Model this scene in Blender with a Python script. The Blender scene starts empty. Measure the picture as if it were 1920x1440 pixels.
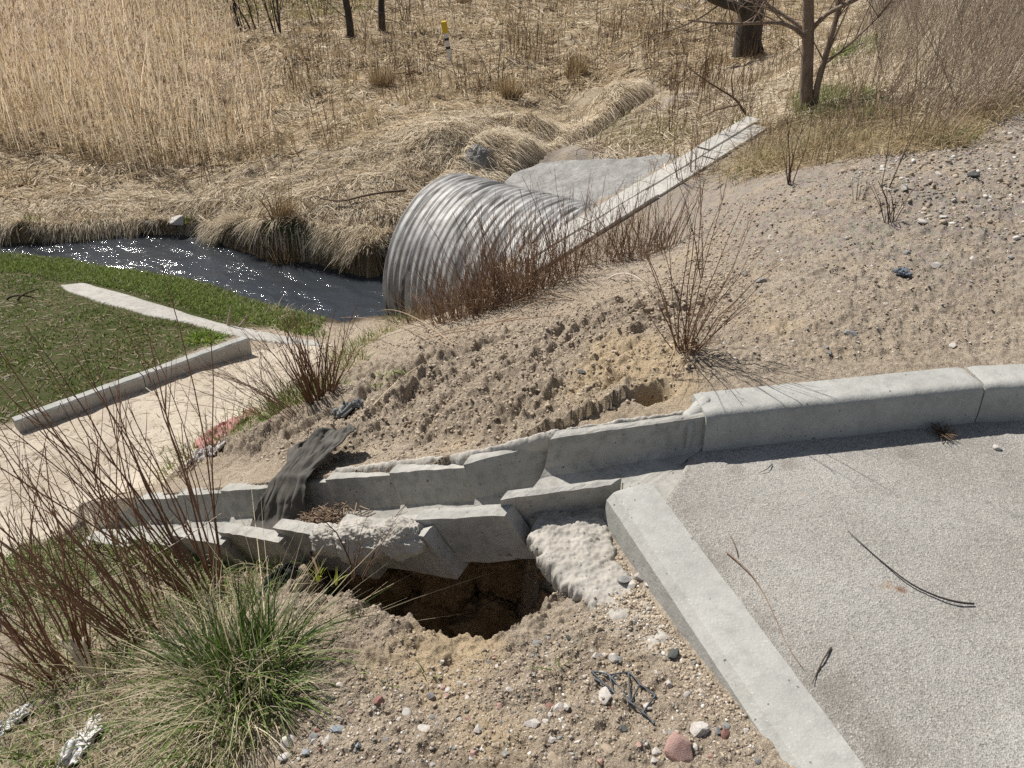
import bpy, math, random
import numpy as np
R = math.radians
sc = bpy.context.scene
COL = sc.collection
rng = np.random.default_rng(7)
random.seed(7)

# ------------------------------------------------------------------ camera, sky, sun, exposure
CAM_H, PITCH, FPX = 1.6, R(33), 1442.0
cam = bpy.data.cameras.new("camera"); camo = bpy.data.objects.new("camera", cam); COL.objects.link(camo)
camo.location = (0, 0, CAM_H); camo.rotation_euler = (R(90) - PITCH, 0, 0)
cam.sensor_width = 36.0; cam.sensor_fit = 'HORIZONTAL'; cam.lens = 36.0 * FPX / 1920.0
cam.clip_start = 0.05; cam.clip_end = 3000
sc.camera = camo
sc.cycles.use_denoising = False
SUN_AZ, SUN_EL = -45.0, 50.0
w = bpy.data.worlds.new("World"); sc.world = w; w.use_nodes = True
nt = w.node_tree; bg = nt.nodes["Background"]
sky = nt.nodes.new("ShaderNodeTexSky"); sky.sky_type = 'NISHITA'; sky.sun_disc = False
sky.sun_elevation = R(SUN_EL); sky.sun_rotation = R(SUN_AZ); sky.dust_density = .6; sky.ozone_density = 1.2
_tc = nt.nodes.new("ShaderNodeTexCoord"); _mp = nt.nodes.new("ShaderNodeMapping"); _mp.inputs["Scale"].default_value = (1.6, 1.6, 3.2); nt.links.new(_tc.outputs["Generated"], _mp.inputs[0])
_cn = nt.nodes.new("ShaderNodeTexNoise"); _cn.inputs["Scale"].default_value = 1.9; _cn.inputs["Detail"].default_value = 7; _cn.inputs["Roughness"].default_value = .6; nt.links.new(_mp.outputs[0], _cn.inputs["Vector"])
_cr = nt.nodes.new("ShaderNodeValToRGB"); nt.links.new(_cn.outputs["Fac"], _cr.inputs[0]); _cr.color_ramp.elements[0].position = .50; _cr.color_ramp.elements[1].position = .66
_mx = nt.nodes.new("ShaderNodeMix"); _mx.data_type = 'RGBA'; nt.links.new(_cr.outputs[0], _mx.inputs[0]); nt.links.new(sky.outputs[0], _mx.inputs[6]); _mx.inputs[7].default_value = (10, 10, 10.3, 1)      # fair-weather clouds
nt.links.new(_mx.outputs[2], bg.inputs[0]); bg.inputs[1].default_value = 0.048
sl = bpy.data.lights.new("sun", 'SUN'); sl.energy = 5.0; sl.angle = R(0.53); sl.color = (1.0, 0.955, 0.89)
so = bpy.data.objects.new("sun", sl); COL.objects.link(so)
so.rotation_euler = (R(90 - SUN_EL), 0, R(180 - SUN_AZ) - math.pi + R(0))
from mathutils import Vector, Matrix, noise as mnoise
_sd = Vector((math.sin(R(SUN_AZ)) * math.cos(R(SUN_EL)), math.cos(R(SUN_AZ)) * math.cos(R(SUN_EL)), math.sin(R(SUN_EL))))
so.rotation_euler = _sd.to_track_quat('Z', 'Y').to_euler()
so.location = (0, 0, 20)
sc.view_settings.view_transform = 'Standard'; sc.view_settings.look = 'None'
sc.view_settings.exposure = 0.28; sc.view_settings.gamma = 1.0
try:
    sc.view_settings.use_curve_mapping = False
except Exception:
    pass

# ------------------------------------------------------------------ measuring: photo pixel -> place
CT, ST = math.cos(PITCH), math.sin(PITCH)
def ray(u, v):
    a = (u - 960) / FPX; b = (720 - v) / FPX
    return np.array([a, CT + b * ST, -ST + b * CT])
def PZ(u, v, z):
    r = ray(u, v); t = (z - CAM_H) / r[2]
    return np.array([r[0] * t, r[1] * t, z])
def PY(u, v, y):
    r = ray(u, v); t = y / r[1]
    return np.array([r[0] * t, y, CAM_H + r[2] * t])

# ------------------------------------------------------------------ noise
_P = np.random.default_rng(3).permutation(512); _P = np.concatenate([_P, _P])
_G = np.random.default_rng(4).uniform(0, 2 * np.pi, 512); _GX, _GY = np.cos(_G), np.sin(_G)
def perlin(x, y, seed=0):
    x = np.asarray(x, float) + seed * 17.31; y = np.asarray(y, float) + seed * 9.77
    xi = np.floor(x).astype(np.int64); yi = np.floor(y).astype(np.int64)
    xf = x - xi; yf = y - yi
    xi &= 511; yi &= 511; x1 = (xi + 1) & 511; y1 = (yi + 1) & 511
    u = xf * xf * xf * (xf * (xf * 6 - 15) + 10); v = yf * yf * yf * (yf * (yf * 6 - 15) + 10)
    def g(ix, iy, fx, fy):
        h = _P[_P[ix] + iy]
        return _GX[h] * fx + _GY[h] * fy
    a = g(xi, yi, xf, yf); b = g(x1, yi, xf - 1, yf); c = g(xi, y1, xf, yf - 1); d = g(x1, y1, xf - 1, yf - 1)
    return 1.5 * ((a + (b - a) * u) * (1 - v) + (c + (d - c) * u) * v)
def fbm(x, y, oct=4, seed=0, gain=0.5):
    s = 0; a = 1.0; f = 1.0; x, y = np.asarray(x, float), np.asarray(y, float)
    for i in range(oct):
        s = s + a * perlin(x * f, y * f, seed + i * 3); a *= gain; f *= 2.07; x, y = x * .80 - y * .60, x * .60 + y * .80
    return s
def ridged(x, y, oct=4, seed=0, gain=0.5):
    s = 0; a = 1.0; f = 1.0; x, y = np.asarray(x, float), np.asarray(y, float)
    for i in range(oct):
        s = s + a * (1 - 2 * np.abs(perlin(x * f, y * f, seed + i * 3))); a *= gain; f *= 2.07; x, y = x * .80 - y * .60, x * .60 + y * .80
    return s
def worley(x, y, seed=0):
    """distance to the nearest and second nearest of jittered points"""
    xi = np.floor(x); yi = np.floor(y)
    d1 = np.full(np.shape(x), 9.0); d2 = d1.copy(); idv = np.zeros(np.shape(x))
    for dx in (-1, 0, 1):
        for dy in (-1, 0, 1):
            cx = xi + dx; cy = yi + dy
            h = _P[(_P[(cx.astype(np.int64) + seed * 7) & 511] + cy.astype(np.int64)) & 511]
            px = cx + (h % 64) / 64.0; py = cy + ((h // 8) % 64) / 64.0
            d = np.hypot(x - px, y - py)
            m = d < d1
            d2 = np.where(m, d1, np.minimum(d2, d)); idv = np.where(m, h, idv); d1 = np.where(m, d, d1)
    return d1, d2, idv / 512.0
def sstep(a, b, x):
    t = np.clip((x - a) / (b - a), 0, 1); return t * t * (3 - 2 * t)
def sdpoly(x, y, poly):
    """signed distance to a polygon (negative inside)"""
    poly = np.asarray(poly, float); n = len(poly)
    d = np.full(np.shape(x), 1e9); inside = np.zeros(np.shape(x), bool)
    for i in range(n):
        ax, ay = poly[i][:2]; bx, by = poly[(i + 1) % n][:2]
        ex, ey = bx - ax, by - ay; wx, wy = x - ax, y - ay
        t = np.clip((wx * ex + wy * ey) / (ex * ex + ey * ey + 1e-12), 0, 1)
        d = np.minimum(d, np.hypot(wx - ex * t, wy - ey * t))
        c = ((ay <= y) & (by > y)) | ((by <= y) & (ay > y))
        with np.errstate(divide='ignore', invalid='ignore'):
            xx = ax + (y - ay) / (ey if ey != 0 else 1e-12) * ex
        inside ^= c & (x < xx)
    return np.where(inside, -d, d)

# ------------------------------------------------------------------ the lie of the land
WZ = -2.0                                   # stream level
CTRL = [  # (u, v, z) measured on the photograph
 # dirt verge behind the long kerb
 (1300,705,.13),(1500,690,.13),(1900,660,.13),(1600,600,.12),(1900,450,.12),(1600,450,.08),(1900,300,.12),(1900,150,.14),
 (1900,20,.15),(1700,300,.05),(1500,335,-.1),(1400,420,-.15),(1250,520,-.42),(1700,180,.0),(1780,90,.0),(1515,205,-.25),(1600,240,-.12),
 # foreground
 (1395,1340,.06),(1300,1225,.02),(1140,1000,-.03),(1000,1440,.03),(1000,1250,-.04),(700,1440,-.04),(600,1250,-.13),(600,1090,-.22),
 (860,1210,-.1),(400,1440,-.15),(300,1250,-.36),(150,1400,-.4),(0,1440,-.5),(100,1250,-.66),(0,1100,-1.0),(300,1040,-.92),(550,1050,-.52),
 (150,1010,-1.25),(0,1000,-1.3),
 # sand path and lawn
 (100,900,-1.33),(250,780,-1.38),(450,690,-1.42),(0,850,-1.33),(-300,850,-1.3),(560,640,-1.6),(380,850,-1.2),
 (0,780,-1.4),(200,600,-1.55),(0,520,-1.8),(300,640,-1.5),(120,540,-1.72),(400,600,-1.68),(-300,700,-1.45),(-300,520,-1.8),
 # slope between drain and pipe
 (1200,650,.03),(1100,700,-.06),(1000,750,-.12),(900,780,-.2),(800,815,-.27),(650,850,-.42),(500,880,-.6),(400,890,-.78),
 (900,650,-.5),(700,700,-.85),(600,740,-.95),(480,790,-1.12),(420,840,-1.0),(1000,600,-.65),(800,620,-1.15),(725,600,-1.75),
 (650,650,-1.5),(640,690,-1.3),(1100,560,-.72),(1200,480,-.75),(1350,400,-.42),(870,575,-1.58),(1110,405,-.82),
 # under the slab strip
 (990,520,-.93),(1440,235,-.36),(1330,300,-.52),(1200,395,-.70),
 # brook, apron, terrace behind the pipe
 (950,340,-1.55),(1020,290,-1.27),(1260,310,-1.02),(1120,385,-1.25),(1000,365,-1.62),(1230,340,-1.02),(1100,270,-1.2),(1250,270,-1.05),
 (1340,215,-.8),(1400,170,-.75),(1000,285,-1.5),(1090,250,-1.52),(1180,225,-1.5),(900,345,-1.62),
 # thatched bank on the far side
 (400,440,-1.9),(500,430,-1.62),(640,490,-1.84),(700,400,-1.48),(750,335,-1.36),(870,262,-1.15),(700,275,-1.28),(560,320,-1.42),
 (900,225,-1.17),(1000,215,-1.1),(1100,195,-1.1),(1175,185,-1.15),(980,262,-1.2),(430,370,-1.62),
 # marsh field
 (600,200,-1.72),(300,330,-1.74),(0,410,-1.82),(100,280,-1.75),(845,118,-1.62),(655,70,-1.62),(1000,100,-1.58),(1240,130,-1.45),
 (1400,105,-1.35),(300,0,-1.6),(960,0,-1.55),(1450,0,-1.2),(1600,80,-.6),(-300,300,-1.8),(-300,100,-1.7),(800,200,-1.62),(500,100,-1.66),
]
_c = np.array([PZ(*c) for c in CTRL])
_extra = np.array([(-30,45,-1.6),(-12,60,-1.5),(8,60,-1.3),(30,60,-.4),(40,25,.1),(-40,15,-1.7),(-25,0,-1.5),(6,0,.05),(20,0,.1),(10,6,.12),
                   (10,-12,0),(-10,-12,-.2),(0,0,.02),(-2,0,-.55),(-4.5,1,-1.25),(-8,3,-1.35)], float)
_c = np.concatenate([_c, _extra])
# drain: inner top of the far wall at each block's outlet
T1 = np.array([-.161, 1.977, 0.0]); DSTEP = np.array([-.274, .138, -.148]); NBLK = 8
_dp = DSTEP[:2] / np.hypot(*DSTEP[:2]); _ss = np.array([_dp[1] * -1 * -1, -_dp[0]])   # lateral, to the far side
_ss = np.array([_dp[1], -_dp[0]]); _ss = _ss if _ss[1] > 0 else -_ss
PSTEP = float(np.hypot(*DSTEP[:2])); A0 = .12
SA = PZ(985, 522, -.90); SB = PZ(1440, 240, -.30)              # lower front edge of the slab strip
E0POLY = np.array([(.70,2.10),(.60,2.075),(.165,2.065),(-.165,2.005),(-.20,1.76),(.42,1.77),(.55,1.84)])
AX0 = T1[:2] - _ss * A0                                   # drain axis, plan
def _tps(p, q):
    d2 = (p[:, None, 0] - q[None, :, 0]) ** 2 + (p[:, None, 1] - q[None, :, 1]) ** 2
    return 0.5 * d2 * np.log(d2 + 1e-9)
_n = len(_c)
_A = np.zeros((_n + 3, _n + 3)); _A[:_n, :_n] = _tps(_c, _c) + np.eye(_n) * 0.02
_A[:_n, _n] = 1; _A[:_n, _n + 1:] = _c[:, :2]; _A[_n:, :_n] = _A[:_n, _n:].T
_W = np.linalg.solve(_A, np.concatenate([_c[:, 2], [0, 0, 0]]))
def base_h(x, y):
    out = np.empty(len(x)); 
    for i in range(0, len(x), 40000):
        p = np.stack([x[i:i + 40000], y[i:i + 40000]], -1)
        out[i:i + 40000] = _tps(p, _c) @ _W[:_n] + _W[_n] + p @ _W[_n + 1:]
    r = np.hypot(x, y); k = sstep(38, 75, r)
    far = np.where(x > 12, -.6, -1.5)
    return out * (1 - k) + far * k

def pz(lst, z): return np.array([PZ(u, v, z)[:2] for u, v in lst])
# stream outline in plan
WATER = pz([(-900,505),(-200,497),(0,494),(130,499),(250,524),(330,546),(400,567),(480,590),(560,610),(610,622),(650,640),(695,626)], WZ)
WATER = np.concatenate([WATER, [(-.95, 6.35), (-.55, 6.9), (-.2, 7.9), (-.35, 8.5), (-1.0, 8.1)],
                        pz([(690,516),(600,490),(500,479),(430,458),(370,441),(250,435),(120,449),(0,453),(-200,445),(-900,433)], WZ)])
BROOK = np.array([(-.35,8.4),(-.55,8.7),(-.42,9.2),(-.2,9.55),(.15,10.1),(.8,10.7),(1.6,11.3),(2.2,12.0),(2.5,11.8),(1.9,11.0),(1.1,10.35),(.4,9.75),(0.0,9.3),(-.1,8.9),(0.0,8.5)])
# road outline in plan (kerb centre lines)
KA = np.array([.62, 2.11]); KB = np.array([1.64, 2.30]); KC = np.array([2.62, 2.36]); 
NKA = np.array([.353, 1.737]); NKB = np.array([.680, .80]); NKC = np.array([.98, -.05])
ROAD = np.array([(.02,1.86), (.30,1.81), NKA, NKB, NKC, (2.4,-4), (12,-4), (12,3.0), (5,2.55), KC, KB, KA, (.5,2.05), (.12,1.97)])
HOLE_RIM = [(560,1072),(640,1092),(700,1108),(745,1152),(800,1185),(860,1200),(940,1186),(1000,1165),(1050,1130),(1078,1098),(1062,1050),(1010,1000)]
HOLE = np.array([PZ(u, v, -.12)[:2] for u, v in HOLE_RIM] + [(.05,1.92),(-.15,2.0),(-.45,2.1),(-.72,2.05),(-.72,1.9)])
SPILL = np.array([PZ(u, v, .0)[:2] for u, v in [(1010,945),(1060,930),(1140,930),(1148,990),(1165,1040),(1215,1115),(1275,1215),(1280,1255),(1215,1235),(1150,1165),(1100,1110),(1050,1085),(1012,1040),(985,990)]])
PATH = np.array([PZ(u, v, z)[:2] for u, v, z in [(470,640,-1.42),(540,630,-1.55),(600,640,-1.6),(620,660,-1.5),(560,730,-1.25),(470,790,-1.15),(400,850,-1.1),(330,900,-1.08),(250,960,-1.15),(100,1010,-1.28),(0,1050,-1.3),(-400,1100,-1.3),(-700,900,-1.33),(-300,880,-1.33),(20,800,-1.36)]])
PKA = PZ(28, 797, -1.32); PKB = PZ(465, 640, -1.38)

_CAV = PZ(1228, 738, .08); _CAV2 = PZ(1165, 715, .02)
def drain_tq(x, y):
    dx = x - AX0[0]; dy = y - AX0[1]
    return (dx * _dp[0] + dy * _dp[1]) / PSTEP, dx * _ss[0] + dy * _ss[1]

def height(x, y, hole=True, detail=True):
    x = np.asarray(x, float).ravel(); y = np.asarray(y, float).ravel()
    h = base_h(x, y)
    r = np.hypot(x, y)
    near = (r < 7) & (y > -1)
    # masks
    sd_w = np.full(len(x), 9.0); m = (x < 1) & (x > -14) & (y > 4) & (y < 13); sd_w[m] = sdpoly(x[m], y[m], WATER)
    sd_b = np.full(len(x), 9.0); m = (x < 4) & (x > -2) & (y > 7.5) & (y < 14); sd_b[m] = sdpoly(x[m], y[m], BROOK)
    sd_p = np.full(len(x), 9.0); m = (x < 0) & (x > -9) & (y > 1) & (y < 8); sd_p[m] = sdpoly(x[m], y[m], PATH)
    sd_r = np.full(len(x), 9.0); m = (x > -1) & (x < 14) & (y > -6) & (y < 5); sd_r[m] = sdpoly(x[m], y[m], ROAD)
    t, q = drain_tq(x, y)
    far = sstep(6.5, 8.5, y - 0.35 * np.minimum(x, 0) * 0)       # beyond the stream
    bankf = np.where((y > 7.2) | (x < -1.6), 1.0, 0.0) * sstep(.0, .5, sd_w)
    farside = sstep(0, .6, (y - (8.2 - .25 * (x + 3)) )) * (x < 1.2) + sstep(9.5, 11, y) * (x >= 1.2) * (x < 6)
    farside = np.clip(farside, 0, 1)
    if detail:
        g = np.clip(1 - farside, 0, 1)
        slope = sstep(.25, .5, q) * sstep(-2.2, -.8, t) * sstep(9, 6.5, t) * sstep(2.3, 1.6, q) * (sd_p > .0)
        slope = slope * (sd_r > .25) * g
        # clods and erosion scarps on the bare slope
        wx = x + .12 * fbm(x * 2.2, y * 2.2, 2, 51); wy = y + .12 * fbm(x * 2.2, y * 2.2, 2, 52)
        d1, d2, idv = worley(wx * 6.5, wy * 6.5, 2)
        clod = np.clip(.62 - d1, 0, 1) * (.35 + idv)
        d1b, d2b, idb = worley(wx * 15, wy * 15, 5)
        clodb = np.clip(.6 - d1b, 0, 1) * (.3 + idb)
        rg = ridged(wx * 1.6 + wy * .5, wy * 2.3 - wx * .6, 4, 21, .55)
        patch = sstep(-.5, .5, fbm(x * 1.7, y * 1.7, 2, 88))
        terr = np.mod(h * 7.5 + .9 * fbm(wx * 2.0, wy * 2.0, 3, 33), 1.0); terr = np.where(terr < .68, terr / .68, (1 - terr) / .32)
        d1d, d2d, idd = worley(wx * 30, wy * 30, 15); clodd = np.clip(.62 - d1d, 0, 1) * (.2 + idd)
        h = h + slope * (.034 * rg + patch * (.075 * clod + .05 * clodb) + .026 * clodd + .040 * (terr - .5) * (1 - .4 * patch) + .014 * fbm(x * 22, y * 22, 4, 34, .65))
        dirt = (1 + .2 * sstep(.6, 1.6, x) * sstep(2.2, 3, y)) * g * (1 - slope) * (sd_p > -.02) * sstep(.0, .1, sd_r + .05)
        lawn = sstep(-2.0, -2.6, x) * (y > 3)
        calm = 1 - .75 * lawn
        h = h + dirt * calm * (.014 * fbm(x * 2.1, y * 2.1, 3, 5) + .008 * ridged(x * 6, y * 6, 3, 9) + .010 * fbm(x * 21, y * 21, 4, 19, .6)) * sstep(.02, .3, np.abs(sd_r))
        h = h + dirt * near * .020 * (1.3 - .9 * sstep(.4, 1.2, x) * sstep(2.0, 2.6, y)) * clodb * sstep(-.3, .5, fbm(x * 1.3, y * 1.3, 2, 14)) * sstep(.05, .3, np.abs(sd_r)) * calm
        n2 = near & (r < 4.5)
        d1c, d2c, idc = worley(x * 30 + .5 * fbm(x * 20, y * 20, 2, 62), y * 30, 8)
        h = h + n2 * g * (sd_p > 0) * (.010 * np.clip(.55 - d1c, 0, 1) * (idc > .35) * idc + .0045 * fbm(x * 24, y * 24, 3, 63) * sstep(-.6, .5, fbm(x * 4, y * 4, 2, 64)) + .0022 * fbm(x * 55, y * 55, 2, 61)) * sstep(-.05, .05, sd_r)
        h = h + (sd_p < .0) * sstep(0, -.1, sd_p) * (.010 * fbm(x * 2.4, y * 2.4, 3, 6) + .005 * fbm(x * 14, y * 14, 2, 7))
        # tussocky marsh
        tb = sstep(.25, .8, sd_w)
        d1f, d2f, idf = worley(x * .95 + .5 * fbm(x * .5, y * .5, 2, 44), y * .95 + .5 * fbm(x * .5, y * .5, 2, 45), 11)
        tus = np.clip(.75 - d1f, 0, 1) * (.3 + idf)
        field = farside * sstep(9.8, 11.0, y + .25 * (x + 1)) * sstep(.6, 1.7, np.minimum(sd_b, 9))
        h = h + field * (.20 * tus + .10 * fbm(x * .9, y * .9, 3, 71) + .05 * fbm(x * 3.1, y * 3.1, 2, 72))
        h = h + farside * (1 - field) * tb * sstep(.0, .4, sd_b) * (.07 * fbm(x * 1.4, y * 1.4, 2, 73) + .035 * fbm(x * 4.5, y * 4.5, 2, 74))
    c = _CAV; h = h - .16 * np.exp(-((x - c[0]) ** 2 / .055 ** 2 + (y - c[1]) ** 2 / .045 ** 2) ** 1.5)
    c2 = _CAV2; h = h - .05 * np.exp(-((x - c2[0]) ** 2 / .10 ** 2 + (y - c2[1]) ** 2 / .07 ** 2) ** 2)
    # stream bed and banks
    h = np.where(sd_w < 0, np.minimum(h, WZ - .06 + np.maximum(sd_w, -.5) * .6), h)
    out = (sd_w >= 0) & (sd_w < .8)
    lo = WZ + .02 + sd_w * .25
    h = np.where(out, np.maximum(h, lo), h)
    fs = farside * (sd_w >= 0) * (sd_w < 1.0)
    h = h + fs * .05 * sstep(0, .30, sd_w) * sstep(1.0, .3, sd_w)
    bz = -1.62 + (np.clip(y, 8.4, 12) - 8.4) * .04
    h = np.where(sd_b < 0, np.minimum(h, bz - .05 + np.maximum(sd_b, -.2) * .4), h)
    h = np.where((sd_b >= 0) & (sd_b < .5) & (sd_w > 0), np.maximum(h, bz + .02 + sd_b * .2), h)
    # along the drain
    wt = T1[2] + DSTEP[2] * t                                    # far wall top
    wt = np.where(t < -.3, np.minimum(wt, .115), wt)
    on = (t > -2.6) & (t < 8.6)
    k = sstep(.50, .17, q) * (q > .15) * on * sstep(8.6, 7.8, t) * sstep(-2.6, -1.9, t)
    h = h * (1 - k) + k * np.minimum(wt - .012, h + .6)
    k = sstep(-.5, -.2, q) * (q < -.15) * sstep(3.3, 4.3, t) * sstep(8.6, 8.0, t)
    h = h * (1 - k) + k * (wt - .06)
    ins = (np.abs(q) <= .165) & (t > -1.2) & (t < 7.9)
    h = np.where(ins, np.minimum(h, wt - .30), h)
    # bed of the slab strip
    dv = SB - SA; dl = np.hypot(dv[0], dv[1]); ux, uy = dv[0] / dl, dv[1] / dl
    al = (x - SA[0]) * ux + (y - SA[1]) * uy; lat = -(x - SA[0]) * uy + (y - SA[1]) * ux
    bd = np.maximum(np.maximum(-lat - .03, lat - .35), np.maximum(-al, al - dl)); k = sstep(.45, .0, bd) * (x > -1)
    k = np.where(lat > .15, sstep(.12, .0, bd), k)
    h = h * (1 - k) + k * (SA[2] + dv[2] * np.clip(al, -.2, dl + .2) / dl - .018)
    m = (x > -.2) & (x < .8) & (y > 1.6) & (y < 2.2)
    if m.any(): h[m] = np.where(sdpoly(x[m], y[m], E0POLY) < 0, np.minimum(h[m], -.17), h[m])
    # under the road
    h = np.where(sd_r < 0, np.minimum(h, -.03 - .05 * sstep(0, -.06, sd_r)), h)
    if hole:
        m = near & (x > -1.2) & (x < .6) & (y < 2.6)
        if m.any():
            xx, yy = x[m], y[m]
            s = sdpoly(xx, yy, HOLE) + .040 * fbm(xx * 8, yy * 8, 4, 90, .6) + .012 * fbm(xx * 40, yy * 40, 2, 92) - .020
            h[m] = h[m] + .06 * np.clip(.6 - worley(xx * 11, yy * 11, 31)[0], 0, 1) * sstep(.22, .02, s) * sstep(-.02, .03, s) * sstep(-.05, -.25, xx)
            dep = .85 * sstep(.0, -.14, s) + .16 * fbm(xx * 8, yy * 8, 4, 91, .6) * sstep(-.04, -.2, s)
            h[m] = h[m] - dep
    return h

# coarse grid for quick look-ups
_gx = np.arange(-24, 14.01, .06); _gy = np.arange(0.2, 42.01, .06)
_GXX, _GYY = np.meshgrid(_gx, _gy)
_GH = height(_GXX.ravel(), _GYY.ravel(), hole=False).reshape(_GXX.shape)
def hq(x, y):
    fx = np.clip((np.asarray(x) - _gx[0]) / .06, 0, len(_gx) - 1.001); fy = np.clip((np.asarray(y) - _gy[0]) / .06, 0, len(_gy) - 1.001)
    i = fx.astype(int); j = fy.astype(int); a = fx - i; b = fy - j
    return (_GH[j, i] * (1 - a) + _GH[j, i + 1] * a) * (1 - b) + (_GH[j + 1, i] * (1 - a) + _GH[j + 1, i + 1] * a) * b
def hit(u, v):
    r = ray(u, v); t = np.geomspace(.8, 60, 1500)
    x, y, z = r[0] * t, r[1] * t, CAM_H + r[2] * t
    d = z - hq(x, y); k = np.argmax(d < 0)
    if d[k] >= 0: k = len(t) - 1
    t0, t1 = t[max(k - 1, 0)], t[k]
    d0, d1 = d[max(k - 1, 0)], d[k]
    tt = t0 + (t1 - t0) * d0 / (d0 - d1 + 1e-9)
    return np.array([r[0] * tt, r[1] * tt, CAM_H + r[2] * tt])
def at(u, v):
    p = hit(u, v); p[2] = height([p[0]], [p[1]], hole=False)[0]; return p
def region(pix): return np.array([hit(u, v)[:2] for u, v in pix])
def scatter(n, poly, seed=0, falloff=0.0):
    """random plan points inside a polygon; falloff thins them with distance"""
    g = np.random.default_rng(seed); poly = np.asarray(poly); lo = poly.min(0); hi = poly.max(0); out = []
    tot = 0
    while tot < n:
        p = g.uniform(lo, hi, (n * 3, 2)); keep = sdpoly(p[:, 0], p[:, 1], poly) < 0
        if falloff: keep &= g.random(len(p)) < (np.maximum(lo[1], 1) / np.maximum(p[:, 1], 1)) ** falloff
        p = p[keep]; out.append(p); tot += len(p)
        if len(p) == 0: break
    return np.concatenate(out)[:n]

# ------------------------------------------------------------------ mesh helpers
def mesh_from(name, V, F, mat=None, col=None, smooth=True, attrs=None):
    V = np.ascontiguousarray(V, np.float32); F = np.asarray(F, np.int32); k = F.shape[1]
    me = bpy.data.meshes.new(name)
    me.vertices.add(len(V)); me.vertices.foreach_set("co", V.ravel())
    me.loops.add(F.size); me.loops.foreach_set("vertex_index", F.ravel())
    me.polygons.add(len(F)); me.polygons.foreach_set("loop_start", np.arange(0, F.size, k, dtype=np.int32))
    if smooth: me.polygons.foreach_set("use_smooth", np.ones(len(F), bool))
    me.update(calc_edges=True)
    def addc(nm, c):
        a = me.color_attributes.new(nm, 'FLOAT_COLOR', 'POINT')
        cc = np.ones((len(V), 4), np.float32); cc[:, :c.shape[1]] = c; a.data.foreach_set("color", cc.ravel())
    if col is not None: addc("tint", col)
    for kk, c in (attrs or {}).items(): addc(kk, c)
    if mat: me.materials.append(mat)
    return me
def link(name, me, parent=None, loc=None):
    o = bpy.data.objects.new(name, me); COL.objects.link(o)
    if parent: o.parent = parent
    if loc is not None: o.location = loc
    return o
def tag(o, label=None, cat=None, group=None, kind=None):
    if label: o["label"] = label
    if cat: o["category"] = cat
    if group: o["group"] = group
    if kind: o["kind"] = kind
    return o
def empty(name, loc=(0, 0, 0)):
    o = bpy.data.objects.new(name, None); COL.objects.link(o); o.location = loc; o.empty_display_size = .1; return o
def blades_arr(P, Hh, lean, width, cols, seg=3, droop=0.3, seed=0, curl=.0, tipw=.15):
    """ribbons: P base (N,3), Hh length, lean (N,2) tip offset as a share of the length"""
    g = np.random.default_rng(seed); N = len(P); t = np.linspace(0, 1, seg + 1)
    Hh = np.broadcast_to(Hh, (N,)); width = np.broadcast_to(width, (N,)); droop = np.broadcast_to(droop, (N,))
    L = np.hypot(lean[:, 0], lean[:, 1]) + 1e-6
    up = np.sqrt(np.clip(1 - np.minimum(L, .98) ** 2, .02, 1))
    tt = t[None, :]
    X = P[:, 0:1] + Hh[:, None] * lean[:, 0:1] * tt ** 1.5; Yy = P[:, 1:2] + Hh[:, None] * lean[:, 1:2] * tt ** 1.5
    Z = P[:, 2:3] + Hh[:, None] * (up[:, None] * tt - droop[:, None] * tt ** 2)
    if curl:
        ph = g.uniform(0, 6.28, (N, 1)); X = X + curl * Hh[:, None] * np.sin(ph + 3 * tt) * tt; Yy = Yy + curl * Hh[:, None] * np.cos(ph + 3 * tt) * tt
    a = np.arctan2(lean[:, 1], lean[:, 0]) + np.pi / 2 + g.normal(0, .6, N)
    wv = (width[:, None] * (1 - (1 - tipw) * tt ** 1.5)) * .5
    dx = np.cos(a)[:, None] * wv; dy = np.sin(a)[:, None] * wv; dz = g.uniform(-.5, .5, (N, 1)) * wv
    V = np.empty((N, seg + 1, 2, 3)); V[:, :, 0] = np.stack([X - dx, Yy - dy, Z - dz], -1); V[:, :, 1] = np.stack([X + dx, Yy + dy, Z + dz], -1)
    base = (np.arange(N) * (seg + 1) * 2)[:, None] + (np.arange(seg) * 2)[None, :]
    F = np.stack([base, base + 1, base + 3, base + 2], -1).reshape(-1, 4)
    C = np.repeat(cols, (seg + 1) * 2, axis=0)
    return V.reshape(-1, 3), F, C
def tubes_arr(PL, RD, S=4, cols=None):
    """tubes along polylines PL (N,K,3) with radii RD (N,K)"""
    N, K, _ = PL.shape
    T = np.gradient(PL, axis=1); T /= np.linalg.norm(T, axis=2, keepdims=True) + 1e-9
    ref = np.where(np.abs(T[..., 2:3]) > .8, np.array([1.0, .3, 0]), np.array([0, 0, 1.0]))
    A = np.cross(T, ref); A /= np.linalg.norm(A, axis=2, keepdims=True) + 1e-9; B = np.cross(T, A)
    an = np.linspace(0, 2 * np.pi, S, endpoint=False)
    V = PL[:, :, None] + RD[:, :, None, None] * (np.cos(an)[None, None, :, None] * A[:, :, None] + np.sin(an)[None, None, :, None] * B[:, :, None])
    i = np.arange(N)[:, None, None] * K * S; k = np.arange(K - 1)[None, :, None] * S; s = np.arange(S)[None, None, :]; s2 = (s + 1) % S
    F = np.stack([i + k + s, i + k + s2, i + k + S + s2, i + k + S + s], -1).reshape(-1, 4)
    C = None if cols is None else np.repeat(cols, K * S, axis=0)
    return V.reshape(-1, 3), F, C
def cat(*parts):
    V = []; F = []; C = []; o = 0
    for v, f, c in parts:
        V.append(v); F.append(f + o); C.append(c); o += len(v)
    return np.concatenate(V), np.concatenate(F), np.concatenate(C)
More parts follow.
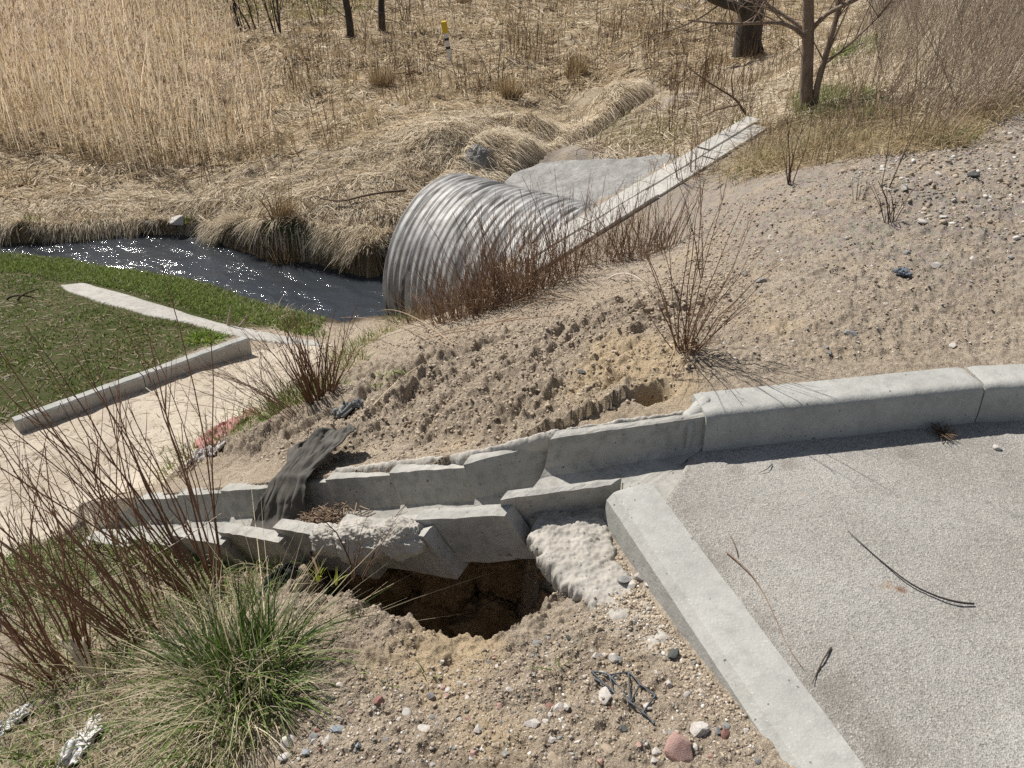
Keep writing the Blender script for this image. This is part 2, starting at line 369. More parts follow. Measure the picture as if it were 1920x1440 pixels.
def jitter_cols(n, a, b, seed=0, v=.12):
    g = np.random.default_rng(seed); t = g.random((n, 1)); c = np.array(a) * (1 - t) + np.array(b) * t
    return np.clip(c * (1 + g.normal(0, v, (n, 1))), 0.005, 1)

# ------------------------------------------------------------------ materials
def mat(name):
    m = bpy.data.materials.new(name); m.use_nodes = True; n = m.node_tree
    return m, n, n.nodes["Principled BSDF"]
def N(n, t, **kw):
    x = n.nodes.new(t)
    for k, v in kw.items():
        if hasattr(x, k): setattr(x, k, v)
        else: x.inputs[k].default_value = v
    return x
def mixc(n, fac, a, b, mode='MIX'):
    m = n.nodes.new("ShaderNodeMix"); m.data_type = 'RGBA'; m.blend_type = mode
    for s, v in ((m.inputs[0], fac), (m.inputs[6], a), (m.inputs[7], b)):
        if hasattr(v, 'links') or isinstance(v, bpy.types.NodeSocket): n.links.new(v, s)
        elif isinstance(v, (int, float)): s.default_value = v
        else: s.default_value = (*v, 1)
    return m.outputs[2]
def noise_t(n, scale, detail=4, rough=.55, vec=None, dist=0.0):
    t = N(n, "ShaderNodeTexNoise"); t.inputs["Scale"].default_value = scale; t.inputs["Detail"].default_value = detail
    t.inputs["Roughness"].default_value = rough; t.inputs["Distortion"].default_value = dist
    if vec is not None: n.links.new(vec, t.inputs["Vector"])
    return t.outputs["Fac"]
def ramp(n, fac, stops):
    r = n.nodes.new("ShaderNodeValToRGB"); n.links.new(fac, r.inputs[0]); e = r.color_ramp.elements
    while len(e) < len(stops): e.new(.5)
    for el, (p, c) in zip(e, stops):
        el.position = p; el.color = (c, c, c, 1) if isinstance(c, (int, float)) else (*c, 1)
    return r.outputs[0]
def bump(n, bsdf, hgt, strength, dist, prev=None):
    b = n.nodes.new("ShaderNodeBump"); b.inputs["Strength"].default_value = strength; b.inputs["Distance"].default_value = dist
    n.links.new(hgt, b.inputs["Height"])
    if prev: n.links.new(prev, b.inputs["Normal"])
    n.links.new(b.outputs[0], bsdf.inputs["Normal"]); return b.outputs[0]
def coord(n, kind="Object"):
    return n.nodes.new("ShaderNodeTexCoord").outputs[kind]

def tint_mat(name, rough=.8, transl=0.0, spec=.25):
    m, n, b = mat(name); a = N(n, "ShaderNodeAttribute"); a.attribute_name = "tint"
    n.links.new(a.outputs[0], b.inputs["Base Color"]); b.inputs["Roughness"].default_value = rough; b.inputs["Specular IOR Level"].default_value = spec
    if transl:
        tr = N(n, "ShaderNodeBsdfTranslucent"); n.links.new(a.outputs[0], tr.inputs[0]); mx = N(n, "ShaderNodeMixShader"); mx.inputs[0].default_value = transl
        n.links.new(b.outputs[0], mx.inputs[1]); n.links.new(tr.outputs[0], mx.inputs[2]); n.links.new(mx.outputs[0], n.nodes["Material Output"].inputs[0])
    return m
M_straw = tint_mat("straw", .75, .40)
M_green = tint_mat("green_blade", .55, .35, .35)
M_twig = tint_mat("twig_bark", .8, 0, .2)

def concrete(name, c1, c2, stain=.35, speck=.0, bumps=.5, grain=120):
    m, n, b = mat(name); g = N(n, "ShaderNodeNewGeometry"); v = g.outputs["Position"]
    big = noise_t(n, 6, 5, .6, v); fine = noise_t(n, grain, 3, .6, v); mid = noise_t(n, 28, 4, .6, v)
    c = mixc(n, ramp(n, big, [(.35, 0.0), (.65, 1.0)]), c1, c2)
    c = mixc(n, ramp(n, mid, [(.45, 0.0), (.75, stain)]), c, [x * .5 for x in c1])
    sp = noise_t(n, grain * 1.6, 2, .5, v)
    c = mixc(n, ramp(n, sp, [(.62, 0.0), (.69, .22 + speck)]), c, (.62, .61, .58))
    c = mixc(n, ramp(n, noise_t(n, 60, 1, .5, v), [(.73, 0.0), (.76, .8)]), c, (.07, .07, .065))
    n.links.new(c, b.inputs["Base Color"]); b.inputs["Roughness"].default_value = .85; b.inputs["Specular IOR Level"].default_value = .3
    p = bump(n, b, fine, bumps * .6, .004); bump(n, b, mid, bumps, .006, p)
    return m
M_kerb = concrete("kerb_concrete", (.345, .342, .315), (.415, .41, .38), .35, .2)
M_drain = concrete("drain_concrete", (.31, .30, .27), (.41, .395, .36), .6, 0)
M_mortar = concrete("rough_mortar", (.34, .315, .275), (.47, .44, .39), .5, .1, .45, 130)
M_slab = concrete("pale_slab", (.43, .41, .37), (.53, .505, .46), .6, 0)
M_apron = concrete("apron_concrete", (.20, .195, .185), (.33, .32, .30), .7, 0, .8, 40)

# ground: masks in vertex attributes tell which soil lies where
def ground_mat():
    m, n, b = mat("bare_soil"); v = N(n, "ShaderNodeNewGeometry").outputs["Position"]
    a1 = N(n, "ShaderNodeAttribute"); a1.attribute_name = "soil"; s1 = N(n, "ShaderNodeSeparateColor"); n.links.new(a1.outputs[0], s1.inputs[0])
    a2 = N(n, "ShaderNodeAttribute"); a2.attribute_name = "cover"; s2 = N(n, "ShaderNodeSeparateColor"); n.links.new(a2.outputs[0], s2.inputs[0])
    big = noise_t(n, 2.2, 5, .6, v); mid = noise_t(n, 14, 5, .65, v); fine = noise_t(n, 130, 4, .7, v); grain = noise_t(n, 420, 2, .6, v)
    c = mixc(n, ramp(n, big, [(.35, 0.0), (.65, 1.0)]), (.43, .352, .262), (.53, .445, .34))
    c = mixc(n, ramp(n, mid, [(.42, 0.0), (.7, .7)]), c, (.31, .248, .185))
    c = mixc(n, ramp(n, noise_t(n, 46, 5, .7, v), [(.50, 0.0), (.64, .8)]), c, (.24, .19, .145)); c = mixc(n, ramp(n, fine, [(.5, 0.0), (.68, .6)]), c, (.22, .175, .13))
    c = mixc(n, ramp(n, fine, [(.30, .8), (.44, 0.0)]), c, (.66, .58, .48))
    c = mixc(n, s1.outputs[1], c, mixc(n, ramp(n, mid, [(.35, 0.0), (.7, 1.0)]), (.58, .45, .285), (.50, .39, .25)))    # yellow sand
    c = mixc(n, s1.outputs[0], c, mixc(n, ramp(n, mid, [(.3, 0.0), (.7, 1.0)]), (.55, .48, .385), (.46, .395, .315)))   # pale path sand
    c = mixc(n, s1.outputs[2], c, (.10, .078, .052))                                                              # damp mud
    th = mixc(n, ramp(n, mid, [(.3, 0.0), (.7, 1.0)]), (.48, .40, .285), (.31, .245, .165))
    c = mixc(n, s2.outputs[0], c, th)                                                                                # straw litter
    c = mixc(n, s2.outputs[1], c, mixc(n, ramp(n, mid, [(.35, 0.0), (.65, 1.0)]), (.06, .085, .02), (.11, .095, .05)))  # lawn earth
    gv = N(n, "ShaderNodeTexVoronoi"); gv.inputs["Scale"].default_value = 38; n.links.new(v, gv.inputs["Vector"])
    gc = mixc(n, .75, gv.outputs["Color"], (.34, .295, .25)); gc = mixc(n, .8, gc, (.33, .285, .24))
    c = mixc(n, s2.outputs[2], c, gc)                                                                                # gravelly
    n.links.new(c, b.inputs["Base Color"]); b.inputs["Roughness"].default_value = .95; b.inputs["Specular IOR Level"].default_value = .15
    cl = noise_t(n, 48, 6, .72, v); p = bump(n, b, mid, .6, .03); p = bump(n, b, cl, .9, .02, p); p = bump(n, b, fine, .9, .008, p); bump(n, b, grain, .5, .002, p)
    return m
M_ground = ground_mat()

# ------------------------------------------------------------------ ground: one sheet to the horizon
LAWN_PIX = [(-600,640),(-600,500),(0,490),(130,495),(250,518),(330,540),(420,568),(520,598),(500,615),(440,612),(440,628),(300,690),(30,790),(-600,950)]
THATCH = region([(-500,440),(0,452),(250,435),(400,450),(560,500),(705,510),(720,450),(760,370),(860,320),(930,290),(1000,280),(1180,215),(1300,180),(1420,130),(1600,20),(1600,2),(-500,2)])
THATCH2 = region([(1020,288),(1100,265),(1180,225),(1300,180),(1420,130),(1560,60),(1620,3),(2300,3),(2300,130),(1930,190),(1760,245),(1640,235),(1500,235),(1440,235),(1330,290),(1260,308),(1150,295)])
def _disc(cx, cy, x, y, r): return np.exp(-((x - cx) ** 2 + (y - cy) ** 2) / (r * r))
def soil_masks(x, y, h):
    sp = sdpoly(x, y, PATH); n1 = fbm(x * 3.1, y * 3.1, 4, 101)
    st2 = sdpoly(x, y, THATCH2)
    pale = np.maximum(sstep(.10, -.12, sp + .10 * n1), .7 * sstep(.06, -.02, sdpoly(x, y, SPILL) + .05 * n1))
    yel = np.zeros(len(x))
    for (u, v, r, k) in ((1190,700,.30,1.0),(1130,760,.2,.6),(850,1230,.16,1.0),(920,1400,.15,.7),(1480,590,.3,.45),(1560,370,.25,.5),(1280,480,.3,.6),(1100,1330,.2,.25),(700,1290,.2,.35),(860,840,.2,.3)):
        p = hit(u, v); yel = np.maximum(yel, k * _disc(p[0], p[1], x, y, r))
    yel = sstep(.25, .75, yel + .35 * n1)
    sw = sdpoly(x, y, WATER); sb = sdpoly(x, y, BROOK)
    s = sdpoly(x, y, HOLE); yel = yel * .8
    sw = sdpoly(x, y, WATER); sb = sdpoly(x, y, BROOK)
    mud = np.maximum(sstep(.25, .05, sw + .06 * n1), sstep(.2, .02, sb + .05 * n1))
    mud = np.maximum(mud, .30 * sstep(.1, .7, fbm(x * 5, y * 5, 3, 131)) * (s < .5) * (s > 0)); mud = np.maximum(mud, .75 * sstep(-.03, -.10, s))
    th = sstep(.15, -.25, sdpoly(x, y, THATCH) + .15 * n1); far = sstep(24, 34, np.hypot(x, y)); th = np.maximum(np.maximum(th, far), .9 * sstep(.15, -.25, st2 + .2 * n1))
    lw = sstep(.08, -.08, np.minimum(sdpoly(x, y, LAWN), np.where((y < 8.3) & (x < -1.9) & (sw > -.05), sw - .5, 9)) + .06 * n1) * (sp > -.02)
    gr = sstep(2.3, 4.0, y) * sstep(.5, 1.8, x + .15 * (y - 4)) * sstep(-.7, .5, n1 + .25) * .8 * (1 - th)
    z = np.zeros_like(x)
    return np.stack([pale, yel, mud], -1), np.stack([th, lw, gr], -1)
LAWN = region(LAWN_PIX)
ang = np.concatenate([np.arange(-180, -52, 2.0), np.arange(-52, 52, .115), np.arange(52, 180, 2.0)]) * np.pi / 180
rr = [.25]
while rr[-1] < 900:
    r_ = rr[-1]; hh = 1.6 + 2.2 * min(max(r_ - 2, 0) / 4, 1)
    rr.append(r_ + max(.0030, min(.0018 * (r_ * r_ + hh * hh) / hh, .10 * r_)) if r_ > .75 else r_ + .02)
rr = np.array(rr)
AA, RRm = np.meshgrid(ang, rr)
gx, gy = (np.sin(AA) * RRm).ravel(), (np.cos(AA) * RRm).ravel()
gz = height(gx, gy)
na, nr = len(ang), len(rr)
ii = (np.arange(nr - 1) * na)[:, None]; jj = np.arange(na)[None, :]; jn = (jj + 1) % na
GF = np.stack([ii + jj, ii + na + jj, ii + na + jn, ii + jn], -1).reshape(-1, 4)[:, ::-1]
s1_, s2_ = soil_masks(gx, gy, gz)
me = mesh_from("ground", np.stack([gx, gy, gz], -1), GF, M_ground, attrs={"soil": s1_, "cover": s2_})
tag(link("ground", me), "sandy ground of the embankment, verge and marsh", kind="structure")
print("ground verts", len(gx), "rows", nr, "cols", na)

# ------------------------------------------------------------------ path sheet (sand) and road
def patch_grid(poly, step, zf, name, material, kind=None, attrs=None, edge_noise=0):
    lo = poly.min(0); hi = poly.max(0); xs = np.arange(lo[0], hi[0], step); ys = np.arange(lo[1], hi[1], step)
    X, Yg = np.meshgrid(xs, ys); x, y = X.ravel(), Yg.ravel(); nx = len(xs)
    s = sdpoly(x, y, poly) + (edge_noise * fbm(x * 6, y * 6, 3, 151) if edge_noise else 0)
    ok = (s < 0).reshape(X.shape); q = ok[:-1, :-1] & ok[1:, :-1] & ok[:-1, 1:] & ok[1:, 1:]
    j, i = np.nonzero(q); a = j * nx + i
    F = np.stack([a, a + 1, a + nx + 1, a + nx], -1)
    used = np.unique(F); mp = -np.ones(len(x), int); mp[used] = np.arange(len(used))
    x, y = x[used], y[used]
    return x, y, mp[F], s[used]
x, y, F, s = patch_grid(PATH, .03, None, "path", None, edge_noise=.14)
z = height(x, y) + .006
m_, n_, b_ = mat("path_sand"); v_ = N(n_, "ShaderNodeNewGeometry").outputs["Position"]
mid_ = noise_t(n_, 5, 5, .6, v_); fine_ = noise_t(n_, 60, 4, .65, v_); peb_ = noise_t(n_, 30, 2, .5, v_)
c_ = mixc(n_, ramp(n_, mid_, [(.35, 0.0), (.65, 1.0)]), (.53, .465, .375), (.44, .385, .31))
c_ = mixc(n_, ramp(n_, fine_, [(.48, 0.0), (.68, .75)]), c_, (.36, .30, .23)); c_ = mixc(n_, ramp(n_, noise_t(n_, 2.4, 6, .7, v_), [(.50, 0.0), (.60, .8)]), c_, (.40, .34, .265)); c_ = mixc(n_, ramp(n_, peb_, [(.70, 0.0), (.74, .7)]), c_, (.22, .18, .14))
n_.links.new(c_, b_.inputs["Base Color"]); b_.inputs["Roughness"].default_value = .95; b_.inputs["Specular IOR Level"].default_value = .1
p_ = bump(n_, b_, mid_, .5, .03); bump(n_, b_, fine_, .7, .01, p_)
tag(link("path", mesh_from("path", np.stack([x, y, z], -1), F, m_)), "pale sand path below the embankment", kind="structure")

m_, n_, b_ = mat("worn_tarmac"); v_ = N(n_, "ShaderNodeNewGeometry").outputs["Position"]
vo = N(n_, "ShaderNodeTexVoronoi"); vo.inputs["Scale"].default_value = 230; n_.links.new(v_, vo.inputs["Vector"])
big_ = noise_t(n_, 1.6, 6, .68, v_); mid_ = noise_t(n_, 30, 4, .7, v_); fine_ = noise_t(n_, 190, 3, .7, v_)
sepc = N(n_, "ShaderNodeSeparateColor"); n_.links.new(vo.outputs["Color"], sepc.inputs[0])
c_ = mixc(n_, ramp(n_, big_, [(.35, 0.0), (.65, 1.0)]), (.275, .26, .235), (.40, .385, .355))
c_ = mixc(n_, ramp(n_, sepc.outputs[0], [(.0, .6), (.45, 0.0)]), c_, (.12, .112, .098))
c_ = mixc(n_, ramp(n_, sepc.outputs[1], [(.74, 0.0), (.97, .6)]), c_, (.50, .47, .42))
c_ = mixc(n_, ramp(n_, fine_, [(.55, 0.0), (.75, .6)]), c_, (.11, .10, .088))
def spot(c, u, v, r, col, k, sc_=60):
    p = PZ(u, v, 0); vm = N(n_, "ShaderNodeVectorMath", operation='DISTANCE'); n_.links.new(v_, vm.inputs[0]); vm.inputs[1].default_value = p
    nz = noise_t(n_, sc_, 4, .7, v_); ma = N(n_, "ShaderNodeMath", operation='MULTIPLY_ADD'); n_.links.new(nz, ma.inputs[0]); ma.inputs[1].default_value = r * 2.2; n_.links.new(vm.outputs["Value"], ma.inputs[2])
    return mixc(n_, ramp(n_, ma.outputs[0], [(min(r * 1.15, .99), k), (min(r * 2.0, 1.0), 0.0)]), c, col)
c_ = spot(c_, 1690, 1105, .020, (.16, .06, .02), .9); c_ = spot(c_, 1665, 1098, .03, (.30, .18, .08), .45); c_ = spot(c_, 1505, 925, .012, (.45, .33, .19), .5)
# dirt washed against the kerb
for (u, v, r) in ((1330,1050,.07),(1400,1170,.09),(1290,960,.05),(1560,1290,.09),(1660,1390,.08),(1480,870,.06),(1700,850,.07),(1380,880,.05)):
    c_ = spot(c_, u, v, r, (.17, .145, .115), .45, 25)
n_.links.new(c_, b_.inputs["Base Color"]); b_.inputs["Roughness"].default_value = .9; b_.inputs["Specular IOR Level"].default_value = .25
p_ = bump(n_, b_, vo.outputs["Distance"], .55, .004); p_ = bump(n_, b_, fine_, .6, .004, p_); bump(n_, b_, mid_, .4, .006, p_)
RD = np.array([(.46,1.80),(.52,1.90),(.565,2.0),(.60,2.09),KA,KB,KC,(5,2.55),(12,3.0),(12,-4),(2.4,-4),NKC,NKB,NKA,(.40,1.80)])
x, y, F, s = patch_grid(np.concatenate([RD[:7], [(3.2, 2.4), (3.2, -.2)], RD[11:]]), .008, None, "road", None, edge_noise=.006)
z = .0015 * fbm(x * 90, y * 90, 2, 160) + .004 * fbm(x * 1.5, y * 1.5, 2, 161) - .07 * sstep(-.014, -.004, s) * (x < .7) * (y > 1.78)
roadme = mesh_from("road", np.stack([x, y, z], -1), F, m_)
tag(link("road", roadme), "grey worn tarmac pavement between the kerbs", kind="structure")
# the rest of the road, out of the photograph
vv = np.array([(3.19,-.2,-.002),(3.19,2.4,-.002),(5,2.55,-.002),(12,3.0,-.002),(12,-4,-.002),(2.4,-4,-.002),(1.0,-.2,-.002)])
bm_me = bpy.data.meshes.new("road_beyond"); bm_me.from_pydata([tuple(p) for p in vv], [], [tuple(range(7))[::-1]]); bm_me.materials.append(m_); bm_me.update()
tag(link("road_beyond", bm_me), "grey worn tarmac pavement running on to the right", kind="structure")

# ------------------------------------------------------------------ stream and brook
def water_mat():
    m, n, b = mat("stream_water"); v = N(n, "ShaderNodeNewGeometry").outputs["Position"]
    mp = N(n, "ShaderNodeMapping"); mp.inputs["Rotation"].default_value = (0, 0, R(-35)); mp.inputs["Scale"].default_value = (1, 2.2, 1); n.links.new(v, mp.inputs[0])
    w1 = noise_t(n, 4.5, 4, .6, mp.outputs[0], .6); w2 = noise_t(n, 15, 3, .6, mp.outputs[0], .5)
    b.inputs["Base Color"].default_value = (.035, .040, .046, 1); b.inputs["Roughness"].default_value = .10; b.inputs["IOR"].default_value = 1.5
    bump(n, b, w2, .4, .02)
    return m
M_water = water_mat()
for nm, poly, zz, lab in (("stream", WATER, lambda x, y: np.full(len(x), WZ), "dark rippling stream between the banks"),
                          ("brook", BROOK, lambda x, y: -1.60 + (np.clip(y, 8.4, 12) - 8.4) * .04 - .36 * sstep(8.9, 8.45, y), "narrow brook running down behind the pipe")):
    pp = np.asarray(poly); c = pp.mean(0)
    pp = np.maximum(pp, [-9.5, 0]); x, y, F, s = patch_grid(pp, .014, None, nm, None); z = zz(x, y)
    wx_, wy_ = x * .82 - y * .57, x * .57 + y * .82
    z = z + (.012 * fbm(wx_ * 2.5, wy_ * 4, 2, 170) + (.0016 + .0042 * sstep(.1, .8, fbm(x * 1.0 + 4, y * 1.6, 2, 174))) * fbm(wx_ * 4.2 + .4 * fbm(x * 3, y * 3, 2, 173), wy_ * 9, 2, 171, .5)) * sstep(0, -.15, s)
    tag(link(nm, mesh_from(nm, np.stack([x, y, z], -1), F, M_water)), lab, kind="structure")

# ------------------------------------------------------------------ concrete: kerbs, drain, pipe, slabs
def loft(secs, closed_ends=True):
    """secs (K,M,3): rings -> verts, quad faces (end caps as fans of quads/tris via ngon list)"""
    K, M, _ = secs.shape; V = secs.reshape(-1, 3); F = []
    for k in range(K - 1):
        for j in range(M):
            j2 = (j + 1) % M
            F.append((k * M + j, k * M + j2, (k + 1) * M + j2, (k + 1) * M + j))
    if closed_ends:
        F.append(tuple(range(M))[::-1]); F.append(tuple((K - 1) * M + j for j in range(M)))
    return V, F
def obj_py(name, V, F, m, parent=None, smooth=False, rough=0.0, rs=30, seed=0):
    V = np.array(V, float)
    if rough:
        for i, p in enumerate(V):
            d = mnoise.noise_vector(Vector(p * rs) + Vector((seed * 3.1, 0, 0))); V[i] += rough * np.array(d)
    me = bpy.data.meshes.new(name); me.from_pydata([tuple(p) for p in V], [], F)
    if smooth:
        for p in me.polygons: p.use_smooth = True
    me.materials.append(m); me.update()
    import bmesh
    bm = bmesh.new(); bm.from_mesh(me); bmesh.ops.recalc_face_normals(bm, faces=bm.faces); bm.to_mesh(me); bm.free()
    if smooth: me.set_sharp_from_angle(angle=R(24))
    return link(name, me, parent)
def kerb(a, b, top, wid, depth, front, lab, rr=.03, nseg=40, chip=.0015, gap=.012, group=None, flare=0.0):
    """kerbstone from plan point a to b (back line .. centre), front = unit plan vector towards its rounded face"""
    a = np.array(a, float); b = np.array(b, float); d = (b - a) / np.linalg.norm(b - a); a = a + d * gap / 2; b = b - d * gap / 2
    f = np.array(front, float); f -= d * (f @ d); f /= np.linalg.norm(f)
    hw = wid / 2; prof = [(-hw, -depth), (-hw, -.006)] + [(-hw + .006, 0)]
    prof += [(hw * i, 0) for i in (-.5, 0, .4)]
    for k in range(6):
        t = math.pi / 2 * k / 5; prof.append((hw - rr + rr * math.sin(t), -rr + rr * math.cos(t)))
    prof += [(hw + .004, -.07), (hw + .008, -.11), (hw + .008, -depth)]
    secs = []
    for k in range(nseg + 1):
        u = k / nseg; c = a + (b - a) * u; s = 1.0
        ring = []
        e = min(u, 1 - u) * np.linalg.norm(b - a); ch = .006 * math.exp(-e / .006)
        for (o, z) in prof:
            oo = o * (1 - ch * 2); p = c + f * oo
            ring.append((p[0], p[1], (top[0] + (top[1] - top[0]) * u) + z - (ch if z > -.05 else 0)))
        secs.append(ring)
    V, F = loft(np.array(secs))
    o = obj_py("kerb_stone", V, F, M_kerb, None, True, chip, 22)
    return tag(o, lab, "kerbstone", group)
fr = np.array([.16, -.987])
kerb((.622,2.118), (1.632,2.289), (.148,.15), .135, .32, fr, "long grey kerbstone with rounded edge beside the bare dirt verge")
kerb((1.632,2.289), (2.63,2.36), (.15,.15), .135, .32, (.07,-.997), "kerbstone cut off by the picture edge, beyond the dark joint")
kerb((2.63,2.36), (3.63,2.42), (.15,.15), .135, .32, (.07,-.997), "kerbstone out past the picture edge")
# the kerb in front runs down towards the viewer: chamfered edge on its left face
def front_kerb():
    a = np.array([.349, 1.752]); b = np.array([.86, .245]); d = (b - a) / np.linalg.norm(b - a); l = np.array([d[1], -d[0]]); l = l if l[0] < 0 else -l
    prof = [(-.075,-.2),(-.078,-.02),(-.070,0),(0,0.001),(.040,0),(.052,-.004),(.066,-.020),(.073,-.028),(.074,-.06),(.075,-.2)]
    secs = []
    n = 90
    for k in range(n + 1):
        u = k / n; c = a + (b - a) * u; ring = []
        e = u * np.linalg.norm(b - a); ch = .005 * math.exp(-e / .006)
        for o, z in prof:
            wob = .0022 * mnoise.noise(Vector((e * 16, 3.3, 0))) if -.03 < z < -.001 and o > 0 else 0
            p = c + l * (o * (1 - ch) + wob) + d * 0; ring.append((p[0], p[1], .098 + z - (ch if z > -.05 else 0) + wob))
        secs.append(ring)
    V, F = loft(np.array(secs))
    tag(obj_py("kerb_stone", V, F, M_kerb, None, True, .0012, 26, 5), "straight grey kerbstone laid along the near edge of the tarmac, beside the hole", "kerbstone")
front_kerb()

def gutter_block(name, fi, ni, fo, no, n, h, tw, ft, flare, m, nseg=14, rough=.0034, taper=1.0, seed=0):
    """U-shaped block: inner tops of far/near wall at inlet (i) and outlet (o); n = up normal"""
    secs = []
    for k in range(nseg + 1):
        u = k / nseg; f = fi + (fo - fi) * u; q = ni + (no - ni) * u; e = (q - f) / np.linalg.norm(q - f); hh = h * (1 - (1 - taper) * max(0, (u - .15) / .85))
        dn = f - n * 0; drop = n * (h - hh)
        ft_ = f - drop; nt_ = q - drop; B = -n * hh
        wv = .004 * mnoise.noise(Vector((u * 3 + seed * 7, seed, 0)))
        fl = flare * hh / h
        pts = [ft_ - e * tw, ft_ - e * tw * .4 + n * .002, ft_, ft_ + e * fl * .25 + B * .5, ft_ + e * fl * .6 + B * .85, ft_ + e * (fl + .02) + B, (ft_ + nt_) / 2 + B - n * .002, nt_ - e * (fl + .02) + B,
               nt_ - e * fl * .6 + B * .85, nt_ - e * fl * .25 + B * .5, nt_, nt_ + e * tw * .4 + n * .002, nt_ + e * tw,
               nt_ + e * (tw - fl * .5) + B * .6, nt_ + e * (tw - fl) + B - n * ft, (ft_ + nt_) / 2 + B - n * ft, ft_ - e * (tw - fl) + B - n * ft, ft_ - e * (tw - fl * .5) + B * .6]
        secs.append([p + n * wv for p in pts])
    V, F = loft(np.array(secs))
    return obj_py(name, V, F, m, None, False, rough, 24, seed)
d3 = DSTEP / np.linalg.norm(DSTEP); s3 = np.array([_ss[0], _ss[1], 0.0]); nrm = np.cross(d3, s3); nrm = nrm if nrm[2] > 0 else -nrm
ordn = ["drain block tucked under the level one at the top, bare above the hole", "drain block carrying the rough mortar lump over the hole", "drain block between the mortar lump and the dark cloth",
        "drain block with the dark cloth hanging into it", "drain block just downhill of the dark cloth, strewn with debris", "drain block behind the brown stems, third from the sand path",
        "drain block behind the brown stems, second from the sand path", "tapering last drain block at the foot of the slope by the sand path"]
HW = .145; TW = .054
for i in range(NBLK):
    out = T1 + DSTEP * i; inl = out - d3 * .385 - nrm * .036
    if i == 0: inl = np.array([.150, 1.84, .075]) ; 
    e = -s3
    fo, no = out, out + e * (2 * A0)
    cin = inl + e * A0; fi = cin - e * .155; ni = cin + e * .155
    if i == 0:
        fi = np.array([.165, 2.035, .062]); ni = np.array([.005, 1.742, .040])
    if i == NBLK - 1:
        fo = fo + d3 * .25 - e * .05 - nrm * .02; no = no + d3 * .25 + e * .05 - nrm * .02
    o = gutter_block("drain_block", fi, ni, fo, no, nrm, HW, TW, .05, .035, M_drain, taper=(.12 if i == NBLK - 1 else 1.0), seed=i)
    tag(o, ordn[i], "drain block", "stepped drain blocks down the slope")
up0 = np.array([0.05, 0, 1.0]); up0 /= np.linalg.norm(up0)
o = gutter_block("drain_block", np.array([.67, 2.075, .130]), np.array([.33, 1.795, .096]), np.array([.122, 1.985, .098]), np.array([-.012, 1.765, .072]), up0, .125, .045, .06, .03, M_drain, nseg=20, seed=9)
tag(o, "topmost drain block lying level between the kerbs at the tarmac edge", "drain block", "stepped drain blocks down the slope")
GP_ = np.array([(.30,1.79),(.42,1.775),(.52,1.80),(.64,2.0),(.70,2.09),(.62,2.07)])
X, Yg = np.meshgrid(np.arange(.26, .74, .008), np.arange(1.74, 2.13, .008)); x, y = X.ravel(), Yg.ravel(); s = sdpoly(x, y, GP_)
zt = -.012 + .003 * fbm(x * 9, y * 9, 3, 221); lump_later = (x, y, s, zt, X.shape)
# mortar fillet between the kerb and the drain wall, and rough mortar along the far wall tops
def lump_strip(name, pts, half, hgt, lab, cat_, m, seed=0, step=.008, thick=.04, amp=.012):
    pts = np.asarray(pts, float); lo = pts[:, :2].min(0) - half - .02; hi = pts[:, :2].max(0) + half + .02
    X, Yg = np.meshgrid(np.arange(lo[0], hi[0], step), np.arange(lo[1], hi[1], step)); x, y = X.ravel(), Yg.ravel()
    dmin = np.full(len(x), 9.0); zc = np.zeros(len(x))
    for i in range(len(pts) - 1):
        a, b = pts[i], pts[i + 1]; e = b[:2] - a[:2]; t = np.clip(((x - a[0]) * e[0] + (y - a[1]) * e[1]) / (e @ e), 0, 1)
        d = np.hypot(x - a[0] - e[0] * t, y - a[1] - e[1] * t); z = a[2] + (b[2] - a[2]) * t; mm = d < dmin; dmin = np.where(mm, d, dmin); zc = np.where(mm, z, zc)
    s = dmin - half * (1 + .5 * fbm(x * 14, y * 14, 2, seed)); 
    return x, y, s, zc, X.shape
def lump_mesh(name, x, y, s, ztop, zbot, shp, m, lab, cat_, rad=.02, group=None, ed=.5):
    inside = (s < 0).reshape(shp); q = inside[:-1, :-1] & inside[1:, :-1] & inside[:-1, 1:] & inside[1:, 1:]
    j, i = np.nonzero(q); nx = shp[1]; a = j * nx + i; F = np.stack([a, a + 1, a + nx + 1, a + nx], -1)
    k = 1 - np.sqrt(np.clip(1 - np.clip(1 + s / rad, 0, 1) ** 2, 0, 1)); mid = ztop * ed + zbot * (1 - ed)
    zt = ztop * (1 - k) + mid * k; zb = zbot * (1 - k) + mid * k
    n = len(x); cnt = {}
    for (p, q2) in ((0, 1), (1, 2), (2, 3), (3, 0)):
        for e in map(tuple, F[:, [p, q2]]): cnt[e] = 1
    side = [(e[0], e[1]) for e in cnt if (e[1], e[0]) not in cnt]
    V = np.concatenate([np.stack([x, y, zt], -1), np.stack([x, y, zb], -1)])
    FF = np.concatenate([F, F[:, ::-1] + n, np.array([(b, a, a + n, b + n) for a, b in side])])
    used = np.unique(FF); mp = -np.ones(len(V), int); mp[used] = np.arange(len(used))
    o = link(name, mesh_from(name, V[used], mp[FF], m)); return tag(o, lab, cat_, group)
x, y, s, zt, shp = lump_later; lump_mesh("gutter_plate", x, y, s, zt, zt - .12, shp, M_drain, "flat concrete gutter plate where the tarmac meets the topmost drain block", "gutter plate", .01)
x, y, s, zc, shp = lump_strip("f", [(.655,2.135,.15),(.59,2.09,.125)], .038, .05, "", "", M_mortar, 3)
lump_mesh("mortar_fillet", x, y, s, zc + .004 + .004 * fbm(x * 20, y * 20, 2, 4), zc - .2, shp, M_kerb, "smoothed mortar fillet joining the long kerbstone to the drain wall", "mortar", .05, ed=.7)
wallpts = [(.60,2.115,.125),(.36,2.075,.11),(.13,2.03,.10),(-.13,2.035,.012),(-.40,2.17,-.135),(-.67,2.30,-.28)]
x, y, s, zc, shp = lump_strip("f", wallpts, .017, .05, "", "", M_mortar, 8, step=.004)
